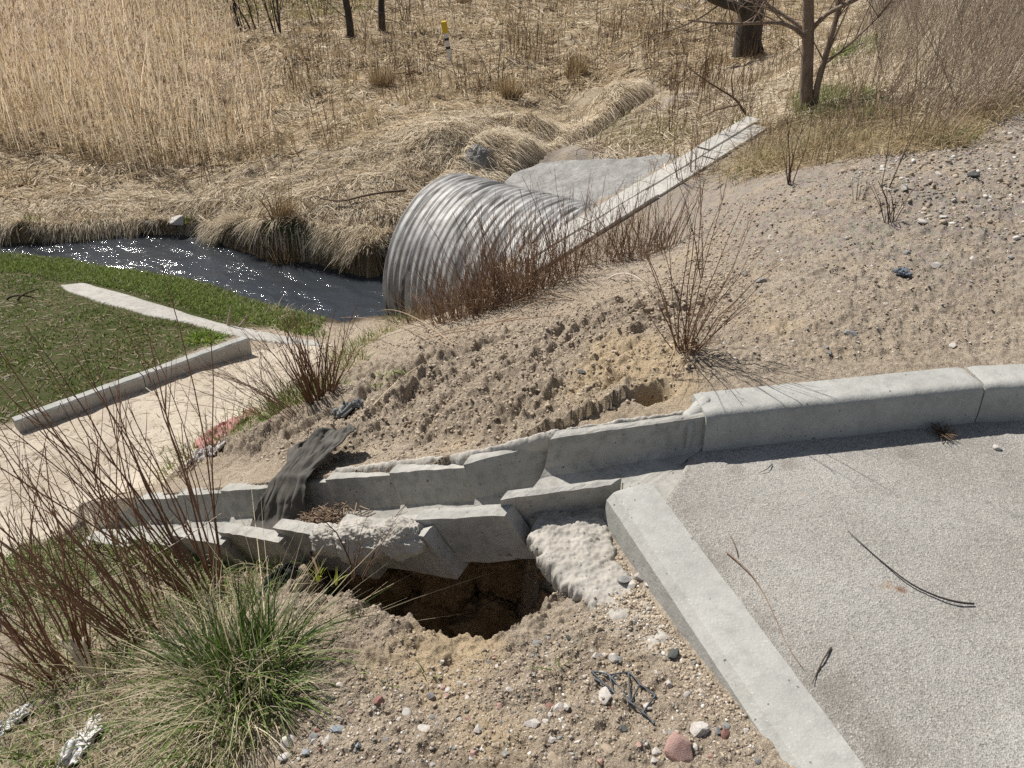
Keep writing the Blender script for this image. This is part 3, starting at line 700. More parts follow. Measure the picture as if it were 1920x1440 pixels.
lump_mesh("mortar_seam", x, y, s, zc + .002 + .004 * fbm(x * 30, y * 30, 2, 9) + .003 * fbm(x * 110, y * 110, 3, 10), zc - .09, shp, M_mortar, "crumbly white mortar seam along the back of the drain wall, against the dirt", "mortar", .025)
# rough concrete spilt beside the front kerb, hanging over the hole
lo = SPILL.min(0) - .05; hi = SPILL.max(0) + .05
X, Yg = np.meshgrid(np.arange(lo[0], hi[0], .0045), np.arange(lo[1], hi[1], .0045)); x, y = X.ravel(), Yg.ravel()
s = sdpoly(x, y, SPILL) + .016 * fbm(x * 16, y * 16, 3, 181) + .006 * fbm(x * 60, y * 60, 2, 182)
h0 = height(x, y, hole=False, detail=True); pd1, pd2, pid = worley(x * 75, y * 75, 21)
zt = np.minimum(np.maximum(h0, -.02) * .5 + .006, .04) - .004 + .0034 * fbm(x * 46, y * 46, 4, 186, .8) + .0016 * ridged(x * 70, y * 70, 3, 189) + .012 * fbm(x * 9, y * 9, 3, 183) + .002 * fbm(x * 120, y * 120, 2, 184)
zt = np.where(y < 1.6, np.maximum(zt - .02 * sstep(1.62, 1.35, y), h0 + .001 + .010 * fbm(x * 12, y * 12, 3, 185)), zt)
SPX, SPZ = np.stack([x, y], -1), zt.copy()
lump_mesh("spilt_concrete", x, y, s, zt, zt - .085, X.shape, M_mortar, "rough patch of spilt pale concrete overhanging the hole beside the near kerb", "concrete spill", .03)
# mortar lump on the near wall of the drain
def lump_solid(name, blobs, m, lab, cat_, seed=0, amp=.25):
    import bmesh
    bm = bmesh.new()
    for (c, r, rot) in blobs:
        b2 = bmesh.new(); bmesh.ops.create_icosphere(b2, subdivisions=6, radius=1.0)
        for v in b2.verts:
            n1 = mnoise.noise(v.co * 1.6 + Vector((seed, c[0] * 5, 0))) * amp + mnoise.noise(v.co * 5 + Vector((seed, 2, 0))) * amp * .3 + mnoise.noise(v.co * 14) * amp * .22 + abs(mnoise.noise(v.co * 34)) * amp * .22
            v.co *= 1 + n1; v.co = Vector((v.co.x * r[0], v.co.y * r[1], v.co.z * r[2]))
            v.co = Matrix.Rotation(rot[2], 3, 'Z') @ (Matrix.Rotation(rot[1], 3, 'Y') @ v.co) + Vector(c)
        t = bpy.data.meshes.new("t"); b2.to_mesh(t); b2.free(); bm.from_mesh(t); bpy.data.meshes.remove(t)
    me = bpy.data.meshes.new(name); bm.to_mesh(me); bm.free(); me.materials.append(m)
    for p in me.polygons: p.use_smooth = True
    return tag(link(name, me), lab, cat_)
az = math.atan2(_dp[1], _dp[0])
def wallpt(t, q, dz): # point near the drain: t in block steps, q lateral, dz from wall top
    p = AX0 + _dp * t * PSTEP + _ss * q; return np.array([p[0], p[1], T1[2] + DSTEP[2] * t + dz])
sl_ = math.atan2(-DSTEP[2], PSTEP)
lump_solid("mortar_lump", [(wallpt(.10, -.20, -.055), (.085,.05,.065), (0, sl_, az)), (wallpt(.62, -.20, -.06), (.12,.055,.075), (0, sl_, az)), (wallpt(1.08, -.195, -.05), (.08,.045,.06), (0, sl_, az))],
           M_mortar, "lumpy pale mortar plastered over the drain wall above the hole", "mortar", 2, .28)

# earth left standing under the drain, at the back of the washed-out hole
M_earth, n_, b_ = mat("moist_earth"); v_ = N(n_, "ShaderNodeNewGeometry").outputs["Position"]; e1_ = noise_t(n_, 16, 5, .65, v_); e2_ = noise_t(n_, 90, 4, .7, v_)
c_ = mixc(n_, ramp(n_, e1_, [(.35, 0.0), (.65, 1.0)]), (.20, .135, .075), (.33, .235, .135)); c_ = mixc(n_, ramp(n_, e2_, [(.5, 0.0), (.7, .7)]), c_, (.10, .07, .042)); n_.links.new(c_, b_.inputs["Base Color"])
b_.inputs["Roughness"].default_value = .95; p_ = bump(n_, b_, e1_, .6, .03); bump(n_, b_, e2_, .8, .008, p_)
_e = lump_solid("earth_bank", [((.03,1.99,-.40),(.17,.12,.15),(0,0,.3)),((-.20,2.03,-.50),(.19,.13,.17),(0,0,.5)),((-.47,2.10,-.64),(.2,.14,.2),(0,0,.4)),((.17,1.80,-.34),(.10,.14,.16),(0,0,.2)),((-.02,1.86,-.66),(.2,.14,.14),(0,0,.1)),((-.33,1.94,-.76),(.22,.14,.16),(0,0,.7)),((.19,1.64,-.42),(.11,.12,.2),(0,0,.2)),((-.12,1.72,-.82),(.12,.1,.09),(0,0,.2))], M_earth, None, None, 6, .5)
_e["kind"] = "structure"
# corrugated pipe
PC = np.array([-.02, 6.84, 0]); ax = np.array([1.24, -.9]); ax /= np.hypot(*ax); hz = np.array([.9, 1.24]); hz /= np.hypot(*hz)
PR = .93; PZC = -1.68; rim_top = np.array([-.56, 7.2]) - ax * .13
def pipe():
    K = 760; S = 120; L = 2.9; pit = .070
    u = np.linspace(0, L, K); th = np.linspace(0, 2 * np.pi, S, endpoint=False)
    U, T = np.meshgrid(u, th, indexing='ij')
    dent = .010 * fbm(U * 2.0, T * 1.5, 2, 191) * np.clip(U * 4, 0, 1)
    def shell(r0):
        rad = r0 + .0048 * np.cos(2 * np.pi * U / pit) + dent
        cx = rim_top[0] + ax[0] * U + hz[0] * rad * np.cos(T); cy = rim_top[1] + ax[1] * U + hz[1] * rad * np.cos(T); cz = PZC + rad * np.sin(T)
        return np.stack([cx, cy, cz], -1)
    Vo = shell(PR).reshape(-1, 3); Vi = shell(PR - .006).reshape(-1, 3)
    i = (np.arange(K - 1) * S)[:, None]; j = np.arange(S)[None, :]; j2 = (j + 1) % S
    Fo = np.stack([i + j, i + S + j, i + S + j2, i + j2], -1).reshape(-1, 4); n = len(Vo)
    rim = np.stack([j[0], j2[0], j2[0] + n, j[0] + n], -1)
    F = np.concatenate([Fo, Fo[:, ::-1] + n, rim])
    m, nn, b = mat("galvanised_steel")
    a = N(nn, "ShaderNodeAttribute"); a.attribute_name = "tint"; v = a.outputs["Color"]
    mp = N(nn, "ShaderNodeMapping"); mp.inputs["Scale"].default_value = (7, 1.6, 1); nn.links.new(v, mp.inputs[0])
    st = noise_t(nn, 1.6, 5, .65, mp.outputs[0], .3); g = N(nn, "ShaderNodeNewGeometry").outputs["Position"]; sp = noise_t(nn, 9, 4, .65, g)
    c = mixc(nn, ramp(nn, st, [(.35, 0.0), (.62, 1.0)]), (.20, .195, .185), (.44, .435, .42))
    c = mixc(nn, ramp(nn, sp, [(.45, 0.0), (.7, .75)]), c, (.19, .165, .14))
    mp2 = N(nn, "ShaderNodeMapping"); mp2.inputs["Scale"].default_value = (11, 1.1, 1); mp2.inputs["Rotation"].default_value = (0, 0, .06); nn.links.new(v, mp2.inputs[0])
    c = mixc(nn, ramp(nn, noise_t(nn, 1.3, 3, .5, mp2.outputs[0], .4), [(.565, 0.0), (.60, .85)]), c, (.05, .047, .045))
    nn.links.new(c, b.inputs["Base Color"]); b.inputs["Metallic"].default_value = .22; b.inputs["Roughness"].default_value = .62
    bump(nn, b, sp, .25, .01)
    col = np.stack([U.ravel(), T.ravel(), 0 * U.ravel()], -1); col = np.concatenate([col, col])
    me = mesh_from("pipe_shell", np.concatenate([Vo, Vi]), F, m, col=col)
    return tag(link("culvert_pipe", me), "large corrugated galvanised steel culvert pipe sticking out of the embankment", "culvert pipe")
pipe()

# pale paving slabs laid up the slope beside the pipe
def slabs():
    d = SB - SA; Ltot = np.linalg.norm(d); d /= Ltot; s = np.array([-d[1], d[0], 0]); s /= np.linalg.norm(s); s = s if s[1] > 0 else -s
    n = np.cross(d, s); n = n if n[2] > 0 else -n
    L = Ltot / 4; k = 0
    names = ["lowest", "second lowest", "upper middle", "highest"]
    for r in range(2):
        for i in range(4):
            w0, w1 = (.0, .155) if r == 0 else (.165, .315)
            a = SA + d * (i * L + .006 + (.12 if r else 0)); b = SA + d * ((i + 1) * L - .006 + (.12 if r else 0)); lift = n * (.0 + .006 * math.sin(i * 2.1 + r)) 
            V = []
            for t in np.linspace(0, 1, 10):
                c = a + (b - a) * t + lift
                bow = 0
                V.append([c + s * w0, c + s * (w0 + .006) + n * .006, c + s * (w1 - .006) + n * .006, c + s * w1, c + s * w1 - n * .06, c + s * w0 - n * .06])
            vv, F = loft(np.array(V))
            o = obj_py("paving_slab", vv, F, M_slab, None, False, .003, 14, k)
            tag(o, f"{['lowest','second lowest','third','highest'][i]} pale concrete slab in the {'front' if r == 0 else 'back'} row of the strip climbing from the pipe", "paving slab", "slabs laid up the slope beside the pipe"); k += 1
slabs()
# concrete apron behind the pipe
AP = np.array([(-.15,9.3),(.0,9.55),(.38,9.62),(1.1,9.05),(1.85,8.5),(1.62,7.85),(1.2,7.55),(.75,7.75),(.2,8.3),(0.02,8.8)])
x, y, F, s = patch_grid(AP, .03, None, "a", None)
X, Yg = np.meshgrid(np.arange(-.4, 2.1, .03), np.arange(7.3, 9.9, .03)); x, y = X.ravel(), Yg.ravel(); s = sdpoly(x, y, AP) + .02 * fbm(x * 5, y * 5, 2, 7)
_ap = np.array([(-.1,9.35,-1.56),(.38,9.58,-1.25),(1.85,8.5,-1.0),(1.5,7.8,-1.02),(.9,7.85,-1.28),(.15,8.5,-1.62)])
_pl = np.linalg.lstsq(np.c_[_ap[:, :2], np.ones(6)], _ap[:, 2], rcond=None)[0]
zt = _pl[0] * x + _pl[1] * y + _pl[2] + .012 * fbm(x * 3, y * 3, 3, 201) + .02 * np.abs(perlin(x * 1.5 + 3, y * 1.5, 3)) + .03
lump_mesh("slope_apron", x, y, s, zt, zt - .25, X.shape, M_apron, "weathered grey concrete apron sloping down behind the pipe to the brook", "concrete apron", .03)
# kerb edging along the path (two lengths) and the flat strip in the lawn
def edging(a, b, lab, m, wid=.08, top=.045, grp=None):
    d = (b - a); d /= np.linalg.norm(d); s = np.array([-d[1], d[0], 0]); s /= np.linalg.norm(s); n = np.cross(d, s); n = n if n[2] > 0 else -n
    V = []
    for t in np.linspace(0, 1, 24):
        c = a + d * .004 + (b - a - d * .008) * t
        V.append([c + s * -wid / 2 - n * .2, c + s * -wid / 2 + n * (top - .012), c + s * (-wid / 2 + .012) + n * top, c + s * (wid / 2 - .012) + n * top, c + s * wid / 2 + n * (top - .012), c + s * wid / 2 - n * .2])
    vv, F = loft(np.array(V)); o = obj_py("edging_kerb", vv, F, m, None, False, .003, 15, 3); return tag(o, lab, "edging kerb", grp)
pm = (PKA + PKB) / 2
edging(PKA, pm, "concrete edging kerb between lawn and path, length nearer the left picture edge", M_kerb, grp="edging of the sand path")
edging(pm, PKB, "concrete edging kerb between lawn and path, length ending by the concrete strip", M_kerb, grp="edging of the sand path")
_st = np.array([hit(u, v)[:2] for u, v in [(112,536),(160,532),(260,560),(350,588),(440,612),(520,628),(600,640),(610,650),(520,645),(440,632),(360,610),(270,592),(190,570),(125,548)]])
lo = _st.min(0) - .05; hi = _st.max(0) + .05
X, Yg = np.meshgrid(np.arange(lo[0], hi[0], .02), np.arange(lo[1], hi[1], .02)); x, y = X.ravel(), Yg.ravel(); s = sdpoly(x, y, _st) + .015 * fbm(x * 2, y * 2, 2, 211)
zt = height(x, y, detail=False) + .016 + .004 * fbm(x * 3, y * 3, 2, 212)
lump_mesh("concrete_strip", x, y, s, zt, zt - .12, X.shape, concrete("strip_concrete", (.36, .34, .305), (.46, .435, .395), .6, 0), "narrow pale concrete strip lying in the lawn along the stream", "concrete strip", .02)

# ------------------------------------------------------------------ grass, straw and reeds
def off_slab(x, y):
    dv = SB - SA; dl = np.hypot(dv[0], dv[1]); ux, uy = dv[0] / dl, dv[1] / dl; al = (x - SA[0]) * ux + (y - SA[1]) * uy; lat = -(x - SA[0]) * uy + (y - SA[1]) * ux
    return ~((lat > -.10) & (lat < .38) & (al > -.1) & (al < dl - .05))
def lying(n, poly, seed, length, width, c1, c2, falloff=0.0, arch=.06, dirfun=None, spread=.9, lift=.012, seg=3, keep=None, wgrow=0.0, cv=.14):
    g = np.random.default_rng(seed); p = scatter(n, poly, seed, falloff)
    if keep is not None: p = p[keep(p[:, 0], p[:, 1])]
    p = p[off_slab(p[:, 0], p[:, 1])]
    n = len(p); L = g.uniform(*length, n) * (1 + wgrow * .5 * np.maximum(p[:, 1] - 9, 0) / 10)
    e = .12
    gxx = (hq(p[:, 0] + e, p[:, 1]) - hq(p[:, 0] - e, p[:, 1])); gyy = (hq(p[:, 0], p[:, 1] + e) - hq(p[:, 0], p[:, 1] - e))
    a0 = np.arctan2(-gyy, -gxx) if dirfun is None else dirfun(p[:, 0], p[:, 1])
    a = a0 + g.normal(0, spread, n) + .8 * fbm(p[:, 0] * 1.1, p[:, 1] * 1.1, 2, seed)
    t = np.linspace(0, 1, seg + 1)[None, :]; bend = g.normal(0, .6, n)[:, None]
    aa = a[:, None] + bend * t
    X = p[:, 0:1] + L[:, None] * np.cos(aa) * t; Y = p[:, 1:2] + L[:, None] * np.sin(aa) * t
    ar = (np.abs(g.normal(0, arch, n)) + .01)[:, None]; tip = g.normal(0, arch * .7, n)[:, None]
    Z = hq(X, Y) + lift * g.random((n, 1)) + L[:, None] * (ar * 4 * t * (1 - t) * .5 + np.maximum(tip, -.01) * t)
    w = g.uniform(*width, n)[:, None] * (1 + wgrow * np.maximum(p[:, 1:2] - 9, 0) / 10) * (1 - .8 * t ** 2) * .5
    nx, ny = -np.sin(aa) * w, np.cos(aa) * w; tw = g.uniform(-.7, .7, (n, 1)) * w
    V = np.empty((n, seg + 1, 2, 3)); V[:, :, 0] = np.stack([X - nx, Y - ny, Z - tw], -1); V[:, :, 1] = np.stack([X + nx, Y + ny, Z + tw], -1)
    base = (np.arange(n) * (seg + 1) * 2)[:, None] + (np.arange(seg) * 2)[None, :]
    F = np.stack([base, base + 1, base + 3, base + 2], -1).reshape(-1, 4)
    C = np.repeat(jitter_cols(n, c1, c2, seed, cv), (seg + 1) * 2, axis=0)
    return V.reshape(-1, 3), F, C
def standing(p, seed, hgt, width, c1, c2, lean=(0, 0), spread=.2, droop=.1, seg=3, curl=.04, z=None, wgrow=0.0, cv=.15):
    if z is None: p = p[off_slab(p[:, 0], p[:, 1])]
    g = np.random.default_rng(seed); n = len(p); z = hq(p[:, 0], p[:, 1]) if z is None else z
    H = g.uniform(*hgt, n) if isinstance(hgt, tuple) else hgt * g.uniform(.75, 1.1, n)
    ln = np.stack([lean[0] + g.normal(0, spread, n), lean[1] + g.normal(0, spread, n)], -1)
    W = g.uniform(*width, n) * (1 + wgrow * np.maximum(p[:, 1] - 9, 0) / 10)
    return blades_arr(np.stack([p[:, 0], p[:, 1], z - .01], -1), H, ln, W, jitter_cols(n, c1, c2, seed, cv), seg, droop, seed, curl)
def stuff(name, parts, m, lab):
    V, F, C = cat(*parts); return tag(link(name, mesh_from(name, V, F, m, col=C)), lab, kind="stuff")

# lawn
lawn_p = scatter(60000, LAWN, 31)
dens = fbm(lawn_p[:, 0] * 1.6, lawn_p[:, 1] * 1.6, 3, 33) + .9 * sstep(7.0, 8.2, lawn_p[:, 1] + .25 * lawn_p[:, 0] * 0 + .15 * (lawn_p[:, 0] + 3))
k_ = (rng.random(len(lawn_p)) < np.clip(.40 + .75 * dens, .08, 1)) & (sdpoly(lawn_p[:, 0], lawn_p[:, 1], _st) > .02) & (sdpoly(lawn_p[:, 0], lawn_p[:, 1], PATH) > .06)
lawn_p = lawn_p[k_]; brk = sstep(-.3, .8, fbm(lawn_p[:, 0] * 1.6, lawn_p[:, 1] * 1.6, 3, 33))
edge_p = region([(-300,500),(0,488),(130,492),(250,516),(330,536),(400,556),(480,580),(540,600),(520,606),(430,585),(330,556),(240,530),(130,512),(0,505),(-300,520)])
ep = scatter(6000, edge_p, 35); e2 = scatter(9000, region([(-400,520),(-400,480),(0,480),(250,508),(400,550),(560,596),(640,640),(560,628),(400,590),(200,540)]), 38); sw_ = sdpoly(e2[:, 0], e2[:, 1], WATER); ep = np.concatenate([ep, e2[(sw_ > -.04) & (sw_ < .6)]]); e3 = rng.uniform((-9, 5.2), (-1.7, 8.7), (60000, 2)); s3_ = sdpoly(e3[:, 0], e3[:, 1], WATER); ep = np.concatenate([ep, e3[(s3_ > -.05) & (s3_ < .6) & (sdpoly(e3[:, 0], e3[:, 1], LAWN) < .75)]])
gr_ = standing(lawn_p, 32, (.03, .085), (.006, .011), (.07, .115, .02), (.20, .25, .06), spread=.45, droop=.25)
br_ = lying(5000, LAWN, 36, (.04, .12), (.005, .009), (.34, .27, .15), (.20, .15, .08), keep=lambda x, y: (sdpoly(x, y, _st) > .03) & (sdpoly(x, y, PATH) > .08))
stuff("lawn_grass", [gr_, standing(ep, 34, (.035, .10), (.007, .012), (.11, .17, .03), (.26, .32, .08), spread=.4, droop=.3), br_], M_green, "short green grass on the lawn by the stream")

# straw on the near face of the far bank
BANK = region([(-500,438),(0,450),(130,452),(250,436),(400,452),(480,472),(560,500),(640,505),(704,512),(715,455),(760,375),(800,335),(870,315),(930,290),(1000,282),(1090,245),(1180,220),(1240,185),(1200,165),(1050,180),(900,205),(780,240),(600,290),(430,330),(200,340),(0,400),(-500,400)])
okb = lambda x, y: (sdpoly(x, y, WATER) > -.12) & (sdpoly(x, y, BROOK) > -.02)
S1c, S2c = (.84, .755, .61), (.66, .575, .44)
bankp = [lying(30000, BANK, 41, (.18, .42), (.006, .011), S1c, S2c, .3, keep=okb), lying(7000, BANK, 42, (.2, .5), (.006, .012), (.32, .24, .145), (.20, .145, .08), .3, keep=okb, arch=.09),
         lying(7000, BANK, 43, (.1, .3), (.005, .009), (.72, .62, .45), (.56, .45, .29), .3, keep=okb, arch=.12)]
edge = region([(-500,446),(0,456),(130,456),(250,440),(370,450),(430,468),(500,490),(600,501),(702,520),(706,490),(600,480),(500,468),(430,446),(250,420),(0,435),(-500,425)])
bankp.append(lying(9000, edge, 44, (.2, .45), (.006, .011), (.46, .36, .22), (.28, .205, .12), arch=.03, lift=.06))
rp = scatter(6000, region([(860,320),(930,300),(1000,290),(1090,252),(1180,226),(1230,190),(1180,185),(1080,205),(960,235),(890,270),(850,300)]), 45)
bankp.append(standing(rp, 46, (.22, .42), (.007, .012), S1c, (.36, .27, .15), lean=(.45, -.5), spread=.3, droop=.65))
dp = scatter(26000, region([(-500,446),(0,460),(250,446),(370,452),(500,494),(600,503),(715,530),(735,440),(700,430),(500,430),(430,410),(250,410),(0,425),(-500,420)]), 39)
dw = sdpoly(dp[:, 0], dp[:, 1], WATER); kk = (dw > .03) & (dw < .32); dp = dp[kk]; ee = .05
ddx = sdpoly(dp[:, 0] + ee, dp[:, 1], WATER) - sdpoly(dp[:, 0] - ee, dp[:, 1], WATER); ddy = sdpoly(dp[:, 0], dp[:, 1] + ee, WATER) - sdpoly(dp[:, 0], dp[:, 1] - ee, WATER)
gd = np.random.default_rng(40); nn_ = len(dp); fl_ = sstep(-.5, .4, fbm(dp[:, 0] * 2.2, dp[:, 1] * 2.2, 3, 240)); lnn = np.stack([-ddx, -ddy], -1) / (2 * ee) * (.35 + .4 * fl_)[:, None] + gd.normal(0, .22, (nn_, 2))
b2p = scatter(26000, [(-1.2,8.4),(-1.2,10),(.2,11),(2.6,12.8),(3.2,12.2),(1.8,10.6),(.3,9.4),(.1,8.5)], 140); b2w = sdpoly(b2p[:, 0], b2p[:, 1], BROOK); b2x = sdpoly(b2p[:, 0] + .05, b2p[:, 1], BROOK) - sdpoly(b2p[:, 0] - .05, b2p[:, 1], BROOK); b2y = sdpoly(b2p[:, 0], b2p[:, 1] + .05, BROOK) - sdpoly(b2p[:, 0], b2p[:, 1] - .05, BROOK)
k2 = (b2w > .0) & (b2w < .55) & ((b2y - b2x) > 0); b2p, b2x, b2y = b2p[k2], b2x[k2], b2y[k2]; n2_ = len(b2p)
bankp.append(blades_arr(np.stack([b2p[:, 0], b2p[:, 1], hq(b2p[:, 0], b2p[:, 1])], -1), gd.uniform(.25, .5, n2_), np.stack([-b2x, -b2y], -1) / .1 * .72 + gd.normal(0, .18, (n2_, 2)), gd.uniform(.007, .012, n2_), jitter_cols(n2_, S1c, S2c, 141, .16), 4, gd.uniform(.6, 1.1, n2_), 142, .03))
bankp.append(blades_arr(np.stack([dp[:, 0], dp[:, 1], hq(dp[:, 0], dp[:, 1])], -1), gd.uniform(.12, .28, nn_), lnn, gd.uniform(.006, .011, nn_), jitter_cols(nn_, S1c, (.36, .28, .165), 241, .16), 4, gd.uniform(.5, 1.0, nn_) * (.5 + .6 * fl_), 242, .03))
stuff("bank_straw", bankp, M_straw, "flattened pale dry grass covering the bank across the stream")
stuff("shoulder_straw", [lying(15000, THATCH2, 47, (.18, .5), (.007, .014), S1c, S2c, .5, arch=.13, wgrow=.5), lying(6000, THATCH2, 48, (.2, .5), (.007, .012), (.34, .25, .16), (.2, .145, .09), .5, arch=.16, wgrow=.5), standing(scatter(5000, THATCH2, 49, .5), 50, (.15, .5), (.006, .011), (.60, .49, .32), (.36, .28, .17), spread=.35, droop=.3, wgrow=.5)], M_straw, "dry grass behind the slab strip and under the thicket")

# marsh field beyond
FIELD = region([(-700,420),(0,395),(200,340),(430,325),(600,285),(780,235),(900,200),(1050,175),(1200,160),(1300,150),(1420,110),(1520,70),(1600,30),(1640,-20),(800,-30),(-200,-30),(-900,-10)])
fg = [lying(46000, FIELD, 51, (.25, .65), (.010, .02), S1c, (.42, .315, .18), .9, arch=.10, wgrow=.7), lying(12000, FIELD, 52, (.3, .8), (.010, .018), (.33, .25, .15), (.20, .145, .085), .9, arch=.12, wgrow=.7),
      lying(9000, FIELD, 53, (.2, .5), (.010, .018), (.72, .62, .45), (.58, .47, .30), .9, arch=.14, wgrow=.7)]
tp = scatter(60000, FIELD, 54, .9); d1_, d2_, id_ = worley(tp[:, 0] * .95 + .5 * fbm(tp[:, 0] * .5, tp[:, 1] * .5, 2, 44), tp[:, 1] * .95 + .5 * fbm(tp[:, 0] * .5, tp[:, 1] * .5, 2, 45), 11)
tp = tp[(d1_ < .30) & (id_ > .35)][:16000]
fg.append(standing(tp, 55, (.2, .55), (.009, .016), (.56, .45, .28), (.36, .275, .16), spread=.38, droop=.35, wgrow=.6))
gp = scatter(5000, region([(250,30),(560,40),(700,20),(700,-22),(250,-22)]), 56); fg.append(standing(gp, 57, (.1, .3), (.02, .04), (.16, .19, .06), (.30, .28, .12), spread=.3, droop=.2))
stuff("marsh_straw", fg, M_straw, "matted dry marsh grass on the low field")

REED = region([(-800,330),(0,292),(110,290),(220,330),(330,345),(420,335),(500,290),(520,240),(480,190),(460,130),(440,80),(400,40),(330,14),(100,6),(-800,6)])
def reeds():
    g = np.random.default_rng(61); p = scatter(16500, REED, 62, .6)
    s = sdpoly(p[:, 0], p[:, 1], REED); px = p[:, 0] / p[:, 1]
    den = sstep(-.32, -.56, px) * .5 + .16 + .85 * fbm(p[:, 0] * .8, p[:, 1] * .8, 2, 63)
    keep = g.random(len(p)) < np.clip(den, .05, 1); p = p[keep]; px = px[keep]; n = len(p)
    H = (.95 + .65 * sstep(-.28, -.55, px)) * (1 + .22 * fbm(p[:, 0] * .7, p[:, 1] * .7, 2, 264)) * g.uniform(.55, 1.15, n); z = hq(p[:, 0], p[:, 1])
    ln = np.stack([g.normal(.06, .12, n), g.normal(0, .12, n)], -1)
    P3 = np.stack([p[:, 0], p[:, 1], z], -1); W = g.uniform(.007, .013, n) * (1 + .5 * np.maximum(p[:, 1] - 9, 0) / 10)
    out = [blades_arr(P3, H, ln, W, jitter_cols(n, (.68, .555, .385), (.82, .71, .545), 64, .12), 3, 0.03, 65, .01, .5)]
    # leaves
    m = 16000; k = g.integers(0, n, m); u = g.uniform(.15, .8, m); b = P3[k] + np.stack([H[k] * ln[k, 0] * u ** 1.5, H[k] * ln[k, 1] * u ** 1.5, H[k] * u * .97], -1)
    la = g.uniform(0, 6.28, m); out.append(blades_arr(b, g.uniform(.15, .4, m), np.stack([np.cos(la), np.sin(la)], -1) * .55, W[k] * 1.1, jitter_cols(m, (.58, .44, .25), (.44, .31, .16), 66, .12), 2, .35, 67))
    # plumes: five drooping tufts of strands per head
    h = np.nonzero(g.random(n) < .55)[0]; tips = P3[h] + np.stack([H[h] * ln[h, 0], H[h] * ln[h, 1], H[h] * .955], -1)
    for j in range(6):
        la = g.normal(.2, .9, len(h)); o = tips - np.array([0, 0, 1]) * g.uniform(0, .16, (len(h), 1))
        out.append(blades_arr(o, g.uniform(.08, .17, len(h)), np.stack([np.cos(la) * .45, np.sin(la) * .45], -1), W[h] * 1.7, jitter_cols(len(h), (.66, .54, .42), (.50, .39, .29), 68 + j, .1), 2, .35, 69 + j, 0, .4))
    stuff("reeds", out, M_straw, "tall tan reeds with feathery plumes standing in the marsh")
reeds()

# brown dead stalks standing in the field
def stalks(name, p, seed, hgt, rad, c1, c2, lab, lean=(0, 0), spread=.12, twigs=2, kind="stuff"):
    g = np.random.default_rng(seed); n = len(p); H = g.uniform(*hgt, n); z = hq(p[:, 0], p[:, 1]) - .02
    ln = np.stack([g.normal(lean[0], spread, n), g.normal(lean[1], spread, n)], -1); K = 4; t = np.linspace(0, 1, K)[None, :, None]
    d = np.concatenate([ln, np.ones((n, 1))], 1)[:, None, :] * H[:, None, None]; w = g.normal(0, .03, (n, 1, 3)) * H[:, None, None]
    PL = np.concatenate([p, z[:, None]], 1)[:, None, :] + d * t + w * np.sin(t * 3.1)
    rr_ = (g.uniform(*rad, n) * (1 + .4 * np.maximum(p[:, 1] - 9, 0) / 10))[:, None] * np.linspace(1, .45, K)[None, :]
    cols = jitter_cols(n, c1, c2, seed, .15); out = [tubes_arr(PL, rr_, 3, cols)]
    for j in range(twigs):
        u = g.uniform(.3, .9, n); b = PL[:, 0] + d[:, 0] * u[:, None] + w[:, 0] * np.sin(u * 3.1)[:, None]; a = g.uniform(0, 6.28, n); L = H * g.uniform(.12, .35, n)
        e = np.stack([np.cos(a) * .5, np.sin(a) * .5, np.full(n, .85)], -1) * L[:, None]; tt = np.linspace(0, 1, 3)[None, :, None]
        out.append(tubes_arr(b[:, None] + e[:, None] * tt, rr_[:, :1] * np.array([[.6, .5, .3]]), 3, cols))
    return stuff(name, out, M_twig, lab) if kind == "stuff" else cat(*out)
def thin(p, k, sd, lo=.0):
    f = fbm(p[:, 0] * k, p[:, 1] * k, 2, sd); return p[f > lo]
SP = np.concatenate([scatter(500, region([(480,190),(700,200),(900,190),(900,120),(700,90),(480,120)]), 71), scatter(900, region([(880,200),(1000,190),(1200,160),(1450,110),(1500,50),(1100,60),(900,110)]), 72),
                     scatter(500, region([(1080,290),(1230,285),(1400,190),(1480,130),(1300,150),(1180,225)]), 73), scatter(700, region([(400,120),(900,60),(1500,40),(1500,4),(400,4)]), 74), scatter(180, region([(150,320),(480,350),(700,260),(500,200)]), 70)])
SP = thin(SP, .9, 175, .05)
stalks("dead_stalks", SP, 75, (.25, .85), (.003, .0055), (.30, .20, .115), (.17, .11, .065), "thin brown dead stalks standing in the marsh grass")
TH = np.concatenate([scatter(520, region([(1640,215),(1760,235),(1930,175),(2100,160),(2100,5),(1920,5),(1700,60),(1610,130)]), 76), scatter(420, region([(1700,230),(1780,240),(1935,190),(2000,120),(1930,60),(1740,120)]), 90), scatter(350, region([(1590,120),(1640,200),(1700,150),(1720,30),(1640,10)]), 77)])
stalks("stem_thicket", TH, 78, (.45, 1.15), (.0022, .0040), (.47, .39, .30), (.29, .225, .17), "dense thicket of bare brownish stems on the embankment top", lean=(.22, .05), spread=.22, twigs=3)
stuff("thicket_grass", [standing(scatter(3000, region([(1580,150),(1640,225),(1760,240),(1930,185),(2100,160),(2100,5),(1900,0),(1700,0),(1620,60)]), 190), 191, (.3, .75), (.005, .009), S1c, S2c, lean=(.2, .05), spread=.3, droop=.35)], M_straw, "tall bleached grass among the thicket stems")
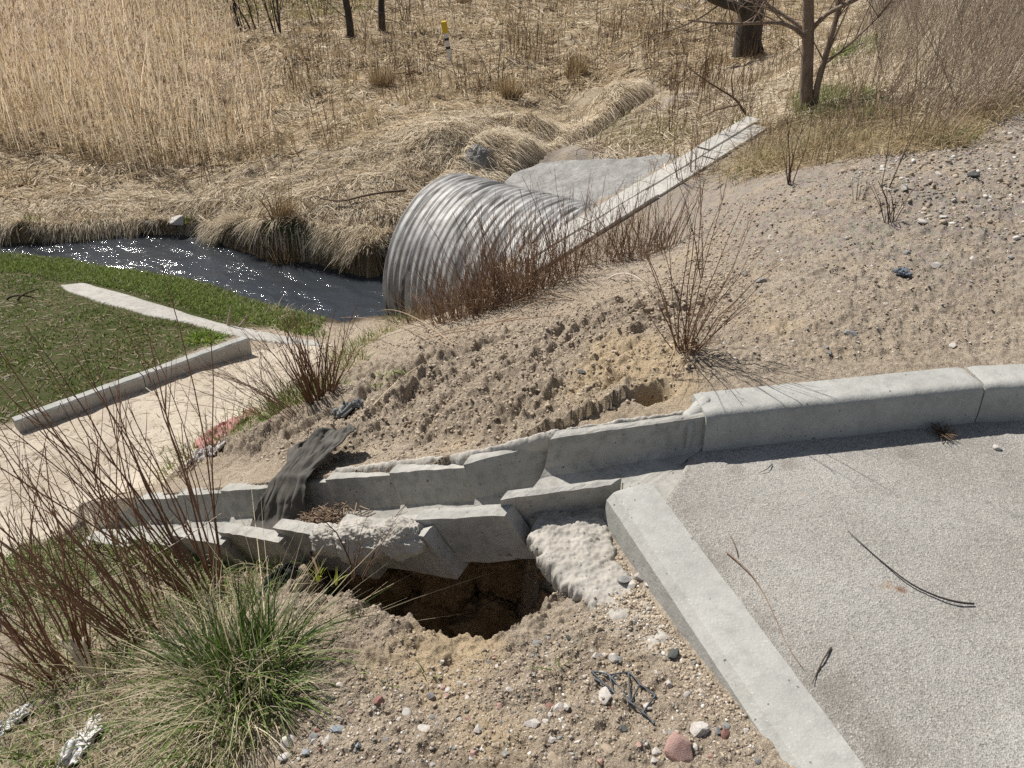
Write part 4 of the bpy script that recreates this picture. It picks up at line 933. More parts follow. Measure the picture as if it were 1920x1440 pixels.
# straw and litter on the embankment shoulder
SH = region([(1240,320),(1330,290),(1430,240),(1500,215),(1640,210),(1760,240),(1900,180),(1940,195),(1800,280),(1600,300),(1480,320),(1400,330),(1380,300),(1330,330)])
sp_ = scatter(3500, SH, 79); 
stuff("shoulder_grass", [lying(3500, SH, 80, (.12, .35), (.004, .008), (.56, .46, .29), (.34, .26, .15), arch=.2), standing(sp_, 81, (.12, .34), (.004, .007), (.52, .42, .25), (.34, .27, .14), spread=.4, droop=.45),
      standing(scatter(2200, region([(1490,235),(1640,240),(1660,190),(1560,170),(1480,190)]), 82), 83, (.1, .28), (.004, .007), (.12, .17, .04), (.22, .26, .08), spread=.35, droop=.35),
      standing(scatter(700, region([(1560,130),(1660,100),(1640,75),(1550,110)]), 82), 84, (.1, .3), (.008, .014), (.13, .19, .04), (.25, .30, .09), spread=.35, droop=.3),
      standing(scatter(900, region([(1270,320),(1370,265),(1430,225),(1380,225),(1290,285),(1235,325)]), 85), 86, (.06, .2), (.006, .009), (.13, .19, .03), (.24, .30, .08), spread=.4, droop=.35),
      standing(scatter(600, region([(1120,275),(1250,285),(1320,250),(1250,225),(1130,245)]), 87), 88, (.08, .25), (.007, .012), (.20, .23, .08), (.42, .37, .19), spread=.4, droop=.3)], M_green, "ragged grass along the top of the embankment slope")

# ------------------------------------------------------------------ shrubs, tufts and trees
def shrub(p, n, hgt, rad, seed, lean=(0, 0), spread=.28, base=.06, twigs=4, c1=(.20, .115, .068), c2=(.115, .068, .045), curve=.12, K=6, dry=0.0):
    """bare stems rising from one root, with side twigs; returns a mesh part"""
    g = np.random.default_rng(seed); a = g.uniform(0, 6.28, n); rb = np.sqrt(g.random(n)) * base
    b = np.stack([p[0] + rb * np.cos(a), p[1] + rb * np.sin(a)], -1); z = hq(b[:, 0], b[:, 1]) - .02
    H = hgt * g.uniform(.45, 1.05, n); out = np.stack([np.cos(a), np.sin(a)], -1) * (rb / base)[:, None] * spread
    ln = out + np.array(lean) + g.normal(0, spread * .45, (n, 2)); t = np.linspace(0, 1, K)[None, :, None]
    d = np.concatenate([ln, np.ones((n, 1))], 1); d /= np.linalg.norm(d, axis=1, keepdims=True)
    cv = np.concatenate([g.normal(0, curve, (n, 2)), -np.abs(g.normal(0, curve * .4, (n, 1)))], 1)
    PL = np.concatenate([b, z[:, None]], 1)[:, None] + H[:, None, None] * (d[:, None] * t + cv[:, None] * t ** 2 + g.normal(0, .006, (n, K, 3)) * (t > 0))
    R0 = rad * g.uniform(.55, 1.15, n); RR_ = R0[:, None] * np.linspace(1, .35, K)[None]
    cols = jitter_cols(n, c1, c2, seed + 1, .18); parts = [tubes_arr(PL, RR_, 4, cols)]
    for j in range(twigs):
        u = g.uniform(.22, .92, n); k = np.minimum((u * (K - 1)).astype(int), K - 2); f = u * (K - 1) - k; i = np.arange(n)
        s = PL[i, k] * (1 - f[:, None]) + PL[i, k + 1] * f[:, None]; dr = PL[i, k + 1] - PL[i, k]; dr /= np.linalg.norm(dr, axis=1, keepdims=True)
        sd = g.normal(0, 1, (n, 3)); sd -= dr * np.sum(sd * dr, 1, keepdims=True); sd /= np.linalg.norm(sd, axis=1, keepdims=True)
        L = H * g.uniform(.08, .32, n) * (1.1 - u * .6); e = dr * .85 + sd * g.uniform(.25, .6, (n, 1)); tt = np.linspace(0, 1, 4)[None, :, None]
        q = s[:, None] + L[:, None, None] * (e[:, None] * tt + np.array([0, 0, .15]) * tt ** 2)
        parts.append(tubes_arr(q, (R0 * .45)[:, None] * np.linspace(1, .4, 4)[None], 3, cols))
    return cat(*parts)
def add_shrub(name, lab, cat_, parts, group=None, m=None):
    V, F, C = cat(*parts); o = np.array([V[:, 0].mean(), V[:, 1].mean(), V[:, 2].min()])
    return tag(link(name, mesh_from(name, V - o, F, m or M_twig, col=C), loc=o), lab, cat_, group)
GP = "bare shrubs growing in front of the pipe"
pb = [((795,600),26,.45,"low wispy bare shrub at the left foot of the pipe, by the water"), ((850,597),46,.62,"bushy brown shrub before the middle of the pipe's shaded side"), ((905,580),60,.78,"densest brown shrub in front of the pipe"),
      ((960,565),52,.80,"tall brown shrub where the pipe meets the pale slabs"), ((1005,545),40,.72,"brown shrub standing over the lowest pale slab"), ((1065,512),30,.80,"shrub with tall separate stems crossing the slab strip"),
      ((1130,490),26,.70,"thin shrub with reddish stems right of the slab strip's lower half"), ((1190,478),26,.62,"fine twiggy shrub low on the dirt beside the middle slabs"), ((1240,470),24,.55,"grey twiggy shrub nearest the bare dirt below the slabs"), ((1300,330),16,.62,"sparse upright stems growing at the upper end of the slab strip")]
for k, ((u, v), n, h, lab) in enumerate(pb):
    add_shrub("bare_shrub", lab, "shrub", [shrub(at(u, v), int(n * 1.3), h, .0036, 300 + k, (.03, .02), .30, .15, 4, (.29, .19, .125), (.17, .11, .075)), shrub(at(u, v), int(n * 1.6), h * .55, .0026, 340 + k, (0, 0), .8, .2, 5, (.34, .245, .17), (.21, .145, .1), .3)], GP)
for k, ((u, v), n, h, lab) in enumerate([((1430,290),22,.5,"brittle low scrub at the slab strip's upper end"), ((1590,255),26,.7,"brown scrub just right of the young tree's foot"), ((1640,235),30,.9,"tangled scrub between the young tree and the thicket"), ((1725,262),30,.8,"scrub sprawling out of the thicket towards the verge"), ((1830,225),26,.8,"scrub at the thicket's lower edge, near the right picture edge"), ((1545,300),16,.45,"small scrub plant on the verge below the young tree"), ((1350,250),18,.6,"thin scrub left of the slab strip, by the wiry sapling")]):
    add_shrub("bare_shrub", lab, "shrub", [shrub(at(u, v), n, h, .0034, 360 + k, (.15, .0), .45, .16, 5, (.33, .235, .17), (.2, .14, .1)), shrub(at(u, v), n, h * .5, .0025, 380 + k, (0, 0), .9, .2, 4, (.40, .31, .22), (.26, .19, .13), .3)], "scrub along the top of the embankment slope")
# arched dead canes below them
def canes(name, lab, lst, r, c1, c2, cat_="cane", seed=0, pieces=3):
    PLs = []
    for pts in lst:
        q = np.array(pts); t = np.linspace(0, 1, 12); tk = np.linspace(0, 1, len(q)); deg = min(len(q) - 1, 3)
        PLs.append(np.stack([np.polyval(np.polyfit(tk, q[:, i], deg), t) for i in range(3)], -1))
    PL = np.array(PLs); g = np.random.default_rng(seed)
    V, F, C = tubes_arr(PL, np.full(PL.shape[:2], r) * np.linspace(1.1, .5, 12)[None], 5, jitter_cols(len(PL), c1, c2, seed, .1))
    o = np.array([V[:, 0].mean(), V[:, 1].mean(), V[:, 2].min()])
    return tag(link(name, mesh_from(name, V - o, F, M_twig, col=C), loc=o), lab, cat_)
def up(u, v, dz): p = at(u, v); p[2] += dz; return p
def arc(u0, v0, u1, v1, rise):   # arched between two ground points
    a, b = at(u0, v0), at(u1, v1); return [a + (b - a) * t + np.array([0, 0, rise * 4 * t * (1 - t)]) for t in (0, .33, .67, 1)]
canes("arched_cane", "long dead cane arching low over the dirt from the shrubs to the grass", [arc(1085, 560, 790, 590, .16)], .005, (.42, .33, .24), (.36, .28, .2))
canes("fallen_canes", "loose bundle of fallen grey-brown canes lying below the pipe shrubs", [arc(1085, 560, 700, 640, .06), arc(1080, 565, 840, 600, .05), arc(1060, 590, 760, 640, .03), arc(1040, 560, 880, 640, .04), arc(860, 655, 620, 600, .10), arc(850, 650, 700, 590, .12), arc(900, 620, 770, 650, .03), arc(980, 590, 800, 660, .03)], .0038, (.36, .27, .19), (.24, .17, .12), "dead canes", 4)
canes("bleached_stick", "short bleached stick lying on the dirt near the slab strip", [arc(1140, 522, 1205, 528, .05)], .006, (.60, .54, .45), (.6, .54, .45), "stick")
canes("dry_stalk", "long pale stem lying down the eroded slope", [arc(675, 790, 800, 675, .03)], .0035, (.55, .46, .34), (.5, .42, .3), "stem")
add_shrub("bare_shrub", "sparse bare shrub with long straight stems behind the kerb end", "shrub", [shrub(at(1285, 655), 20, .70, .0031, 401, (.14, .10), .36, .03, 3, (.25, .145, .085), (.15, .09, .055), .10), shrub(at(1285, 655), 22, .36, .0024, 402, (.05, 0), .6, .04, 3, (.25, .16, .1), (.17, .11, .07), .3)])
add_shrub("bare_sprig", "three thin stems sprouting from the small cavity behind the kerb end", "sprig", [shrub(at(1236, 745), 4, .36, .0035, 403, (.22, .12), .10, .02, 2, (.30, .2, .13), (.24, .16, .1), .1)])
add_shrub("bare_shrub", "compact twiggy shrub at the foot of the slope beside the sand path", "shrub", [shrub(at(600, 745), 60, .50, .0038, 404, (.02, .02), .34, .07, 4, (.23, .13, .08), (.14, .085, .055), .1)])
add_shrub("dry_weed", "wispy tangle of dry weeds leaning out over the sand path", "weeds", [shrub(at(545, 770), 40, .65, .0022, 405, (-.75, -.02), .3, .10, 6, (.30, .2, .14), (.2, .13, .09), .25), shrub(at(400, 850), 26, .35, .0022, 406, (-.2, .1), .5, .12, 6, (.32, .23, .16), (.2, .14, .1), .25)])
add_shrub("burnt_shrub", "small blackened shrub stump with short bare stems on the dirt verge", "shrub", [shrub(at(1668, 420), 13, .30, .0042, 407, (-.1, .05), .55, .02, 2, (.10, .065, .045), (.06, .04, .03), .2)])
add_shrub("burnt_shrub", "thin dark twig plant at the edge of the dry grass on the dirt verge", "shrub", [shrub(at(1480, 345), 9, .55, .0045, 408, (-.1, .1), .35, .02, 4, (.13, .085, .06), (.08, .055, .04), .2)])
add_shrub("bare_sprig", "little brown sprig on the open dirt verge", "sprig", [shrub(at(1610, 378), 6, .22, .003, 409, (.0, .05), .3, .02, 2, (.14, .09, .06), (.1, .065, .045), .2)])
add_shrub("bare_sprig", "tall single brown stems rising from the dirt below the dry grass", "sprig", [shrub(at(1660, 350), 3, .7, .0035, 410, (.05, .1), .12, .03, 2, (.16, .105, .07), (.1, .07, .05), .1)])
add_shrub("bare_sprig", "few tall thin stems on the slope above the kerb-end shrub", "sprig", [shrub(at(1325, 520), 3, .65, .0035, 414, (.0, .1), .2, .03, 2, (.2, .13, .085), (.14, .09, .06), .1)])
# the tall reddish shrubs in front on the left
RC1, RC2 = (.30, .175, .11), (.17, .095, .06)
add_shrub("red_stem_shrub", "tallest reddish-brown bare shrub beside the big grass tussock", "shrub", [shrub(at(392, 1125), 28, 1.28, .0044, 411, (-.26, .12), .28, .06, 3, RC1, RC2, .08, 7)])
add_shrub("red_stem_shrub", "reddish bare shrub fanning out left of the tallest one", "shrub", [shrub(at(275, 1205), 27, .98, .0040, 412, (-.38, .05), .30, .06, 3, RC1, RC2, .1, 7), shrub(at(300, 1130), 9, 1.08, .0040, 415, (-.35, .15), .30, .06, 3, RC1, RC2, .1, 7)])
add_shrub("red_stem_shrub", "dense low reddish shrub spreading at the left picture edge", "shrub", [shrub(at(130, 1270), 46, .82, .0037, 413, (-.32, .12), .40, .09, 3, RC1, RC2, .1, 7)])
add_shrub("red_stem_shrub", "few reddish stems standing before the pale sand path at the left edge", "shrub", [shrub(at(30, 1120), 20, .85, .0036, 416, (-.05, .1), .3, .12, 3, RC1, RC2, .1, 7)])
add_shrub("bare_sprig", "branching dead sprig leaning against the drain above the grass", "sprig", [shrub(at(668, 1078), 6, .30, .0026, 417, (.12, .10), .25, .02, 6, (.22, .14, .1), (.14, .09, .06), .15)])
canes("pale_cane", "two pale straight canes crossing over the big grass tussock", [[up(160, 1165, .16), up(300, 1150, .26), up(452, 1095, .34)], [up(205, 1128, .14), up(300, 1110, .24), up(395, 1090, .30)]], .0028, (.50, .43, .35), (.42, .36, .29))
canes("leaning_stalk", "thick brown stem slanting across the drain below the cloth", [[up(510, 965, .18), up(560, 1020, .12), up(600, 1085, .02)]], .0075, (.15, .095, .06), (.12, .08, .05), "stem")

def tuft(p, n, r, L, wid, c1, c2, seed, spread=.55, droop=.45, lean=(0, 0), seg=5, cv=.15):
    g = np.random.default_rng(seed); a = g.uniform(0, 6.28, n); rb = np.sqrt(g.random(n)) * r
    q = np.stack([p[0] + rb * np.cos(a), p[1] + rb * np.sin(a)], -1); z = height(q[:, 0], q[:, 1], hole=False) - .01
    ln = np.stack([np.cos(a), np.sin(a)], -1) * (rb / r)[:, None] * spread + g.normal(0, spread * .5, (n, 2)) + np.array(lean)
    return blades_arr(np.stack([q[:, 0], q[:, 1], z], -1), L * g.uniform(.4, 1.05, n), ln, g.uniform(*wid, n), jitter_cols(n, c1, c2, seed, cv), seg, g.uniform(.2, 1.3, n) * droop, seed, .03, .12)
def add_tuft(lab, parts, name="grass_tuft", cat_="grass tuft"):
    V, F, C = cat(*parts); o = np.array([V[:, 0].mean(), V[:, 1].mean(), V[:, 2].min()])
    return tag(link(name, mesh_from(name, V - o, F, M_green, col=C), loc=o), lab, cat_)
G1, G2 = (.075, .13, .022), (.19, .27, .055); D1, D2 = (.60, .51, .33), (.40, .32, .19)
bt = at(465, 1270)
bts = []
for k, (du, dv, ng, nd, L_, lx, ly) in enumerate([(0,0,230,150,.40,.05,.10),(-45,25,150,170,.36,-.10,-.05),(70,-25,190,90,.38,.22,.12),(30,45,120,150,.32,.15,-.30),(-60,90,60,210,.40,-.15,-.42),(95,40,80,60,.30,.42,-.05),(-90,-10,70,110,.34,-.38,.02),(-20,140,30,170,.36,-.10,-.55)]):
    c_ = at(448 + du * .85, 1272 + dv * .9)
    bts += [tuft(c_, int(ng * .9), .06, L_, (.0035, .007), (.035, .075, .012), (.15, .215, .05), 1000 + k, .42, .55, (lx, ly)), tuft(c_, int(nd * .95), .085, L_ * 1.08, (.002, .0042), (.66, .58, .42), (.42, .35, .23), 1020 + k, .62, .75, (lx * 1.3, ly * 1.3))]
bts.append(tuft(bt, 70, .12, .55, (.0025, .004), D1, (.46, .38, .24), 1040, .8, .35, (-.1, .1)))
add_tuft("big grass tussock with green blades and a dry straw skirt by the hole", bts)
add_tuft("dark green grass clump growing against the drain's near wall", [tuft(at(500, 1045), 130, .09, .22, (.004, .006), (.05, .10, .015), (.13, .21, .04), 505, .4, .3)])
add_tuft("smaller green clump at the drain, on the red stems' side of the dark one", [tuft(at(450, 1020), 80, .05, .18, (.004, .006), G1, G2, 506, .4, .3)])
add_tuft("bright yellow-green blades at the rim beside the drain, larger bunch", [tuft(at(596, 1085), 10, .015, .13, (.005, .008), (.30, .36, .05), (.42, .44, .08), 507, .35, .4)])
add_tuft("bright yellow-green blades at the rim beside the drain, smaller bunch", [tuft(at(628, 1092), 7, .012, .09, (.005, .007), (.30, .36, .06), (.42, .44, .1), 508, .4, .4)])
add_tuft("green grass clump under the twiggy shrub by the sand path", [tuft(at(540, 765), 260, .16, .28, (.004, .007), (.06, .12, .015), (.17, .26, .045), 509, .5, .5), tuft(at(560, 760), 80, .15, .32, (.003, .005), D1, D2, 511, .6, .6)])
add_tuft("green grass at the root of the twiggy shrub by the sand path", [tuft(at(610, 735), 120, .10, .22, (.004, .007), G1, G2, 510, .5, .5)])
for i, (u, v) in enumerate([(650,668),(680,645),(715,625),(750,605),(660,690),(780,595)]):
    add_tuft("grass tuft of the fringe on the slope edge below the pipe", [tuft(at(u, v), 60, .12, .18, (.005, .008), G1, (.26, .30, .09), 520 + i, .5, .4), tuft(at(u, v), 55, .13, .22, (.004, .006), D1, D2, 530 + i, .6, .5)]).__setitem__("group", "grass fringe below the pipe")
add_tuft("tiny flat green weed on the eroded slope", [tuft(at(735, 702), 60, .075, .07, (.006, .010), (.17, .27, .04), (.26, .38, .07), 540, .9, .5)], "green_weed", "weed")
for i, (u, v) in enumerate([(395,840),(360,850),(430,815),(330,880),(470,795)]):
    add_tuft("grass tuft where the slope foot meets the path, around the pink cloth", [tuft(at(u, v), 45, .09, .20, (.004, .006), G1, G2, 545 + i, .5, .4), tuft(at(u, v), 20, .10, .2, (.003, .005), D1, D2, 550 + i, .6, .6)]).__setitem__("group", "grass around the pink cloth")
add_tuft("bright green leafy clump at the lawn corner by the concrete strip", [tuft(at(u, v), 70, .13, .14, (.009, .015), (.16, .26, .03), (.28, .38, .06), 552 + i, .6, .5) for i, (u, v) in enumerate([(385,636),(385,636),(385,636)])])
add_tuft("grass clump between the concrete strip end and the stream", [tuft(at(560, 612), 120, .16, .20, (.006, .010), (.11, .16, .03), (.28, .27, .11), 556, .5, .4), tuft(at(560, 612), 80, .14, .24, (.006, .01), (.10, .10, .04), (.24, .2, .09), 558, .5, .4)])
add_tuft("dry straw clump beside the concrete strip end", [tuft(at(515, 595), 120, .2, .22, (.005, .008), D1, D2, 557, .7, .6)], "straw_tussock", "tussock")
add_tuft("green grass tuft sprouting at the water's edge under the straw bank", [tuft(at(65, 452), 60, .14, .25, (.012, .02), (.14, .17, .03), (.24, .26, .07), 560, .4, .3)])
add_tuft("second green tuft at the water's edge, beside the pale stones", [tuft(at(185, 446), 80, .13, .2, (.012, .018), (.14, .17, .03), (.26, .27, .08), 561, .5, .3)])
add_tuft("low green growth among the pale stones in the stream", [tuft(at(345, 440), 60, .10, .18, (.012, .018), (.12, .15, .03), (.24, .25, .07), 562, .5, .3)])
add_tuft("dark straw tussock slumped on the bank above the stream", [tuft(at(535, 470), 260, .16, .5, (.008, .013), (.30, .21, .11), (.16, .11, .06), 563, .35, .3, (.05, -.1))], "straw_tussock", "tussock")
add_tuft("small dry tussock growing out of the concrete apron", [tuft(at(1030, 355), 120, .10, .3, (.006, .010), (.40, .33, .18), (.20, .17, .08), 564, .5, .5)], "straw_tussock", "tussock")
for i, (u, v, lab) in enumerate([(955,178,"tall straw tussock on the field beside the bank crest"), (1080,140,"dark stemmed tussock on the open field right of the marker post"), (870,8,"dark tussock at the top edge of the picture behind the marker post"), (715,160,"straw tussock on the field short of the marker post"),(270//1,1,"") ][:4]):
    add_tuft(lab, [tuft(at(u, v), 200, .22, .55, (.010, .018), (.46, .35, .2), (.22, .15, .08), 565 + i, .35, .25)], "straw_tussock", "tussock")
for i, (u, v, lab) in enumerate([(1480,290,"bleached grass clump at the upper end of the slabs under the young tree"), (1690,215,"arching bleached grass clump among the thicket stems"), (1560,275,"ragged dry clump on the verge right of the young tree"),(1770,262,"bleached grass clump at the thicket's foot, farthest right"),(1415,312,"low bleached clump drooping beside the top slabs")]):
    add_tuft(lab, [tuft(at(u, v), 260, .26, .36, (.004, .007), (.66, .56, .38), (.44, .35, .2), 575 + i, .7, .65), tuft(at(u, v), 90, .22, .22, (.004, .007), G1, G2, 585 + i, .6, .4)], "dry_tussock", "tussock")
for i, (u, v, lab) in enumerate([(725,1290,"tiny green sprout in the sand left of the smooth yellow sand"), (805,1270,"tiny green sprout nearest the smooth yellow sand"), (1048,1255,"green sprout in the sand right of the hole"), (668,1268,"sprout of two crossed blades below the tussock's right side")]):
    add_tuft(lab, [tuft(at(u, v), 6, .012, .09, (.003, .005), (.10, .16, .03), (.24, .30, .09), 595 + i, .5, .4)], "grass_sprout", "sprout")
UG = region([(0,1440),(0,1300),(60,1210),(0,1100),(120,1020),(300,985),(420,985),(520,1000),(560,1060),(500,1180),(560,1300),(480,1440),(300,1500),(0,1560)])
ug = scatter(9500, UG, 601); zz_ = height(ug[:, 0], ug[:, 1], hole=False)
ug2 = region([(0,1060),(150,985),(320,960),(520,985),(540,1050),(420,1090),(200,1100),(0,1160)]); u2 = scatter(3000, ug2, 602)
stuff("undergrowth", [standing(ug[:1500], 603, (.05, .18), (.003, .005), D1, D2, spread=.6, droop=.6, z=zz_[:1500]), standing(ug[2200:5200], 604, (.06, .22), (.003, .0055), (.05, .095, .016), (.18, .24, .06), spread=.55, droop=.6, z=zz_[2200:5200]), standing(ug[5200:6600], 607, (.18, .40), (.002, .004), D1, (.40, .33, .2), lean=(-.15, -.2), spread=.55, droop=.7, seg=5, z=zz_[5200:6600]), standing(ug[6600:7600], 608, (.15, .34), (.003, .0055), G1, G2, lean=(-.1, -.1), spread=.5, droop=.6, seg=5, z=zz_[6600:7600]),
      lying(2600, UG, 605, (.05, .2), (.002, .0045), (.50, .42, .30), (.20, .155, .11), arch=.2, cv=.3), standing(u2, 606, (.06, .20), (.004, .006), (.05, .10, .015), (.17, .24, .05), spread=.45, droop=.4)], M_green, "mixed green and dry grass under the red stems")

# trees
def branch(pts, r0, r1, K=14, wig=.01, seed=0):
    q = np.array(pts, float); g = np.random.default_rng(seed); L = np.r_[0, np.cumsum(np.linalg.norm(np.diff(q, axis=0), axis=1))]; L /= L[-1]
    t = np.linspace(0, 1, K); P_ = np.stack([np.interp(t, L, q[:, i]) for i in range(3)], -1)
    for _ in range(2): P_[1:-1] = (P_[:-2] + 2 * P_[1:-1] + P_[2:]) / 4
    P_[1:] += np.cumsum(g.normal(0, wig, (K - 1, 3)), 0) * .4
    return P_, np.linspace(r0, r1, K)
def limb_set(brs, S=8, K=14):
    return tubes_arr(np.array([b[0] for b in brs]), np.array([b[1] for b in brs]), S)
def crown(brs, seed, per=7, L=(.3, .9), up_=.5, r=.004):
    g = np.random.default_rng(seed); PLs = []; RDs = []
    for P_, R_ in brs:
        for j in range(per):
            i = g.integers(3, len(P_)); s = P_[i]; d = P_[i] - P_[i - 1]; d /= np.linalg.norm(d); e = d * .6 + g.normal(0, .5, 3) + np.array([0, 0, up_]); e /= np.linalg.norm(e); l = g.uniform(*L)
            t = np.linspace(0, 1, 7)[:, None]; q = s + e * l * t + g.normal(0, .12, 3) * l * t ** 2 + np.array([0, 0, .15]) * l * t ** 2
            PLs.append(q); RDs.append(np.linspace(min(R_[i] * .5, r * 2), r * .5, 7))
            for m_ in range(2):
                k = g.integers(2, 6); e2 = e * .7 + g.normal(0, .45, 3); q2 = q[k] + e2 * l * .45 * t; PLs.append(q2); RDs.append(np.linspace(r * .8, r * .4, 7))
    return tubes_arr(np.array(PLs), np.array(RDs), 4)
def bark(name, c1, c2, sc_=30):
    m, n, b = mat(name); v = N(n, "ShaderNodeNewGeometry").outputs["Position"]; mp = N(n, "ShaderNodeMapping"); mp.inputs["Scale"].default_value = (1, 1, .22); n.links.new(v, mp.inputs[0])
    f = noise_t(n, sc_, 5, .65, mp.outputs[0]); n.links.new(mixc(n, ramp(n, f, [(.35, 0.0), (.65, 1.0)]), c1, c2), b.inputs["Base Color"]); b.inputs["Roughness"].default_value = .9; bump(n, b, f, .9, .02); return m
M_bark1 = bark("young_bark", (.15, .11, .08), (.29, .22, .165)); M_bark2 = bark("old_bark", (.035, .028, .022), (.085, .068, .052), 18)
def tree(name, lab, trunks, limbs, crown_from, mt, seed, S=10, **kw):
    base = trunks[0][0][0]; root = empty(name, tuple(base)); tag(root, lab, "tree")
    for nm, brs in (("trunk", trunks), ("limb", limbs)):
        if not brs: continue
        if nm == "trunk":
            for bset in (brs,): 
                V, F, _ = limb_set(bset, S); me = mesh_from(nm, V - base, F, mt); link(nm, me, root)
        else:
            for b_ in brs:
                V, F, _ = limb_set([b_], 7); link(nm, mesh_from(nm, V - base, F, mt), root)
    V, F, _ = crown(crown_from, seed, **kw); link("crown", mesh_from("crown", V - base, F, mt), root)
    return root
b1 = at(1515, 208); y1 = b1[1]
B = lambda u, v, dy=0: PY(u, v, y1 + dy)
low = b1 - [0, 0, .1]; foot = PY(1516, 215, y1)
trunk1 = branch([low, B(1512,150), B(1516,90), B(1517,40), B(1516,0), B(1514,-150,.05), B(1522,-330,.1)], .066, .030, 14, .004, 1)
stem2 = branch([low + [.05, 0, .1], B(1532,160,-.03), B(1550,105,-.05), B(1562,60,-.05), B(1580,0,-.05), B(1600,-130,0)], .034, .014, 14, .004, 2)
l1 = branch([B(1512,75), B(1495,55,-.05), B(1465,40,-.15), B(1420,42,-.25), B(1345,45,-.35), B(1290,38,-.4)], .022, .007, 14, .004, 3)
l2 = branch([B(1512,60), B(1480,35,.1), B(1440,10,.2), B(1400,-20,.3), B(1350,-60,.4)], .02, .008, 14, .004, 4)
l3 = branch([B(1520,58), B(1545,28,-.05), B(1575,12,-.1), B(1612,-2,-.15), B(1680,-60,-.2)], .024, .010, 14, .004, 5)
l4 = branch([B(1545,120), B(1590,85,-.1), B(1650,30,-.1), B(1690,-20,-.1)], .014, .005, 14, .006, 6)
tree("young_tree", "young bare tree with forked trunk at the top of the slab strip", [trunk1, stem2], [l1, l2, l3, l4], [trunk1, stem2, l1, l2, l3, l4, stem2], M_bark1, 11, per=12, L=(.35, 1.1), r=.004)
b2 = at(1398, 106); y2 = b2[1]; B2 = lambda u, v, dy=0: PY(u, v, y2 + dy)
t2 = branch([b2 - [0, 0, .15], B2(1400,80), B2(1408,50), B2(1410,20), B2(1408,-20), B2(1395,-120,.2), B2(1400,-260,.3)], .27, .16, 14, .012, 12)
r2 = branch([b2 + [.3, -.1, -.12], B2(1424,98,-.05), B2(1412,70), B2(1408,40)], .10, .12, 14, .01, 15)
m1 = branch([B2(1402,28), B2(1385,14,-.1), B2(1360,8,-.2), B2(1335,2,-.3), B2(1300,-20,-.3)], .11, .05, 14, .012, 13)
m2 = branch([B2(1412,20), B2(1425,-10), B2(1440,-60,.1), B2(1450,-140,.2)], .12, .06, 14, .012, 14)
tree("old_willow", "thick dark old willow trunk on the field behind the young tree", [t2, r2], [m1, m2], [t2, m1, m1, m2], M_bark2, 16, 12, per=8, L=(.6, 1.8), up_=.3, r=.008)
def field_tree(u0, v0, pts, rad, lab, seed, name="field_tree", per=5):
    b = at(u0, v0); y = b[1]; tr = branch([b - [0, 0, .1]] + [PY(u, v, y) for u, v in pts], rad, rad * .5, 14, .01, seed)
    lm = [branch([tr[0][k], tr[0][k] + np.array([sx * .5, .1, .5]), tr[0][k] + np.array([sx * 1.1, .2, 1.3])], rad * .4, rad * .15, 14, .02, seed + k) for k, sx in ((6, -1), (9, 1), (10, -.7))]
    return tree(name, lab, [tr], lm, [tr] + lm, M_bark2, seed, 8, per=per, L=(.5, 1.4), r=.007)
field_tree(657, 72, [(655,40),(650,10),(640,-40),(628,-120)], .10, "dark slanting tree trunk at the top edge, left of the marker post", 21)
field_tree(717, 62, [(716,40),(715,10),(714,-40),(716,-120)], .10, "dark upright tree trunk at the top edge, nearest left of the marker post", 22)
for i, (u, v, n, lab) in enumerate([(518,66,7,"bare sapling with several dark stems at the top edge"), (478,52,3,"single slanting dark sapling left of the many-stemmed sapling"), (455,60,5,"thin bare sapling between the reeds and the slanting sapling"),(590,58,4,"wispy sapling just left of the slanting tree trunk"),(765,45,5,"wispy sapling between the upright trunk and the marker post"),(1005,95,4,"tall thin stems on the field right of the dark stemmed tussock"),(935,165,3,"single tall stems leaning on the bank crest behind the pipe"),(1240,70,4,"thin bare stems left of the old willow")]):
    add_shrub("bare_sapling", lab, "sapling", [shrub(at(u, v), n, 2.6 if i < 3 else 1.5, .022 if i < 3 else .010, 430 + i, (-.15, .05), .22, .12, 5, (.085, .065, .05), (.05, .04, .03), .1)])
add_shrub("bare_sapling", "low sapling with wiry branches left of the slab strip's top", "sapling", [cat(tubes_arr(*[np.array([x_]) for x_ in branch([at(1405,225), PY(1385,190,at(1405,225)[1]), PY(1345,165,at(1405,225)[1]), PY(1310,140,at(1405,225)[1]), PY(1288,122,at(1405,225)[1])], .016, .004, 14, .006, 31)], 5, np.array([[.11, .075, .05]])), tubes_arr(*[np.array([x_]) for x_ in branch([PY(1375,185,at(1405,225)[1]), PY(1370,150,at(1405,225)[1]), PY(1374,120,at(1405,225)[1])], .010, .004, 14, .006, 32)], 5, np.array([[.11, .075, .05]])), tubes_arr(*[np.array([x_]) for x_ in branch([PY(1388,196,at(1405,225)[1]-.05), PY(1350,205,at(1405,225)[1]-.1), PY(1325,212,at(1405,225)[1]-.15), PY(1300,225,at(1405,225)[1]-.2)], .010, .003, 14, .006, 33)], 5, np.array([[.13, .09, .06]]))), shrub(at(1400, 225), 14, .8, .004, 34, (-.3, .1), .5, .05, 5, (.15, .10, .07), (.09, .06, .045), .2)])
add_shrub("dark_bush", "dark bare bush behind the reeds in the top corner", "bush", [shrub(at(60, 20), 60, 2.6, .02, 440, (0, 0), .3, 1.6, 4, (.10, .065, .05), (.06, .042, .034), .15)])

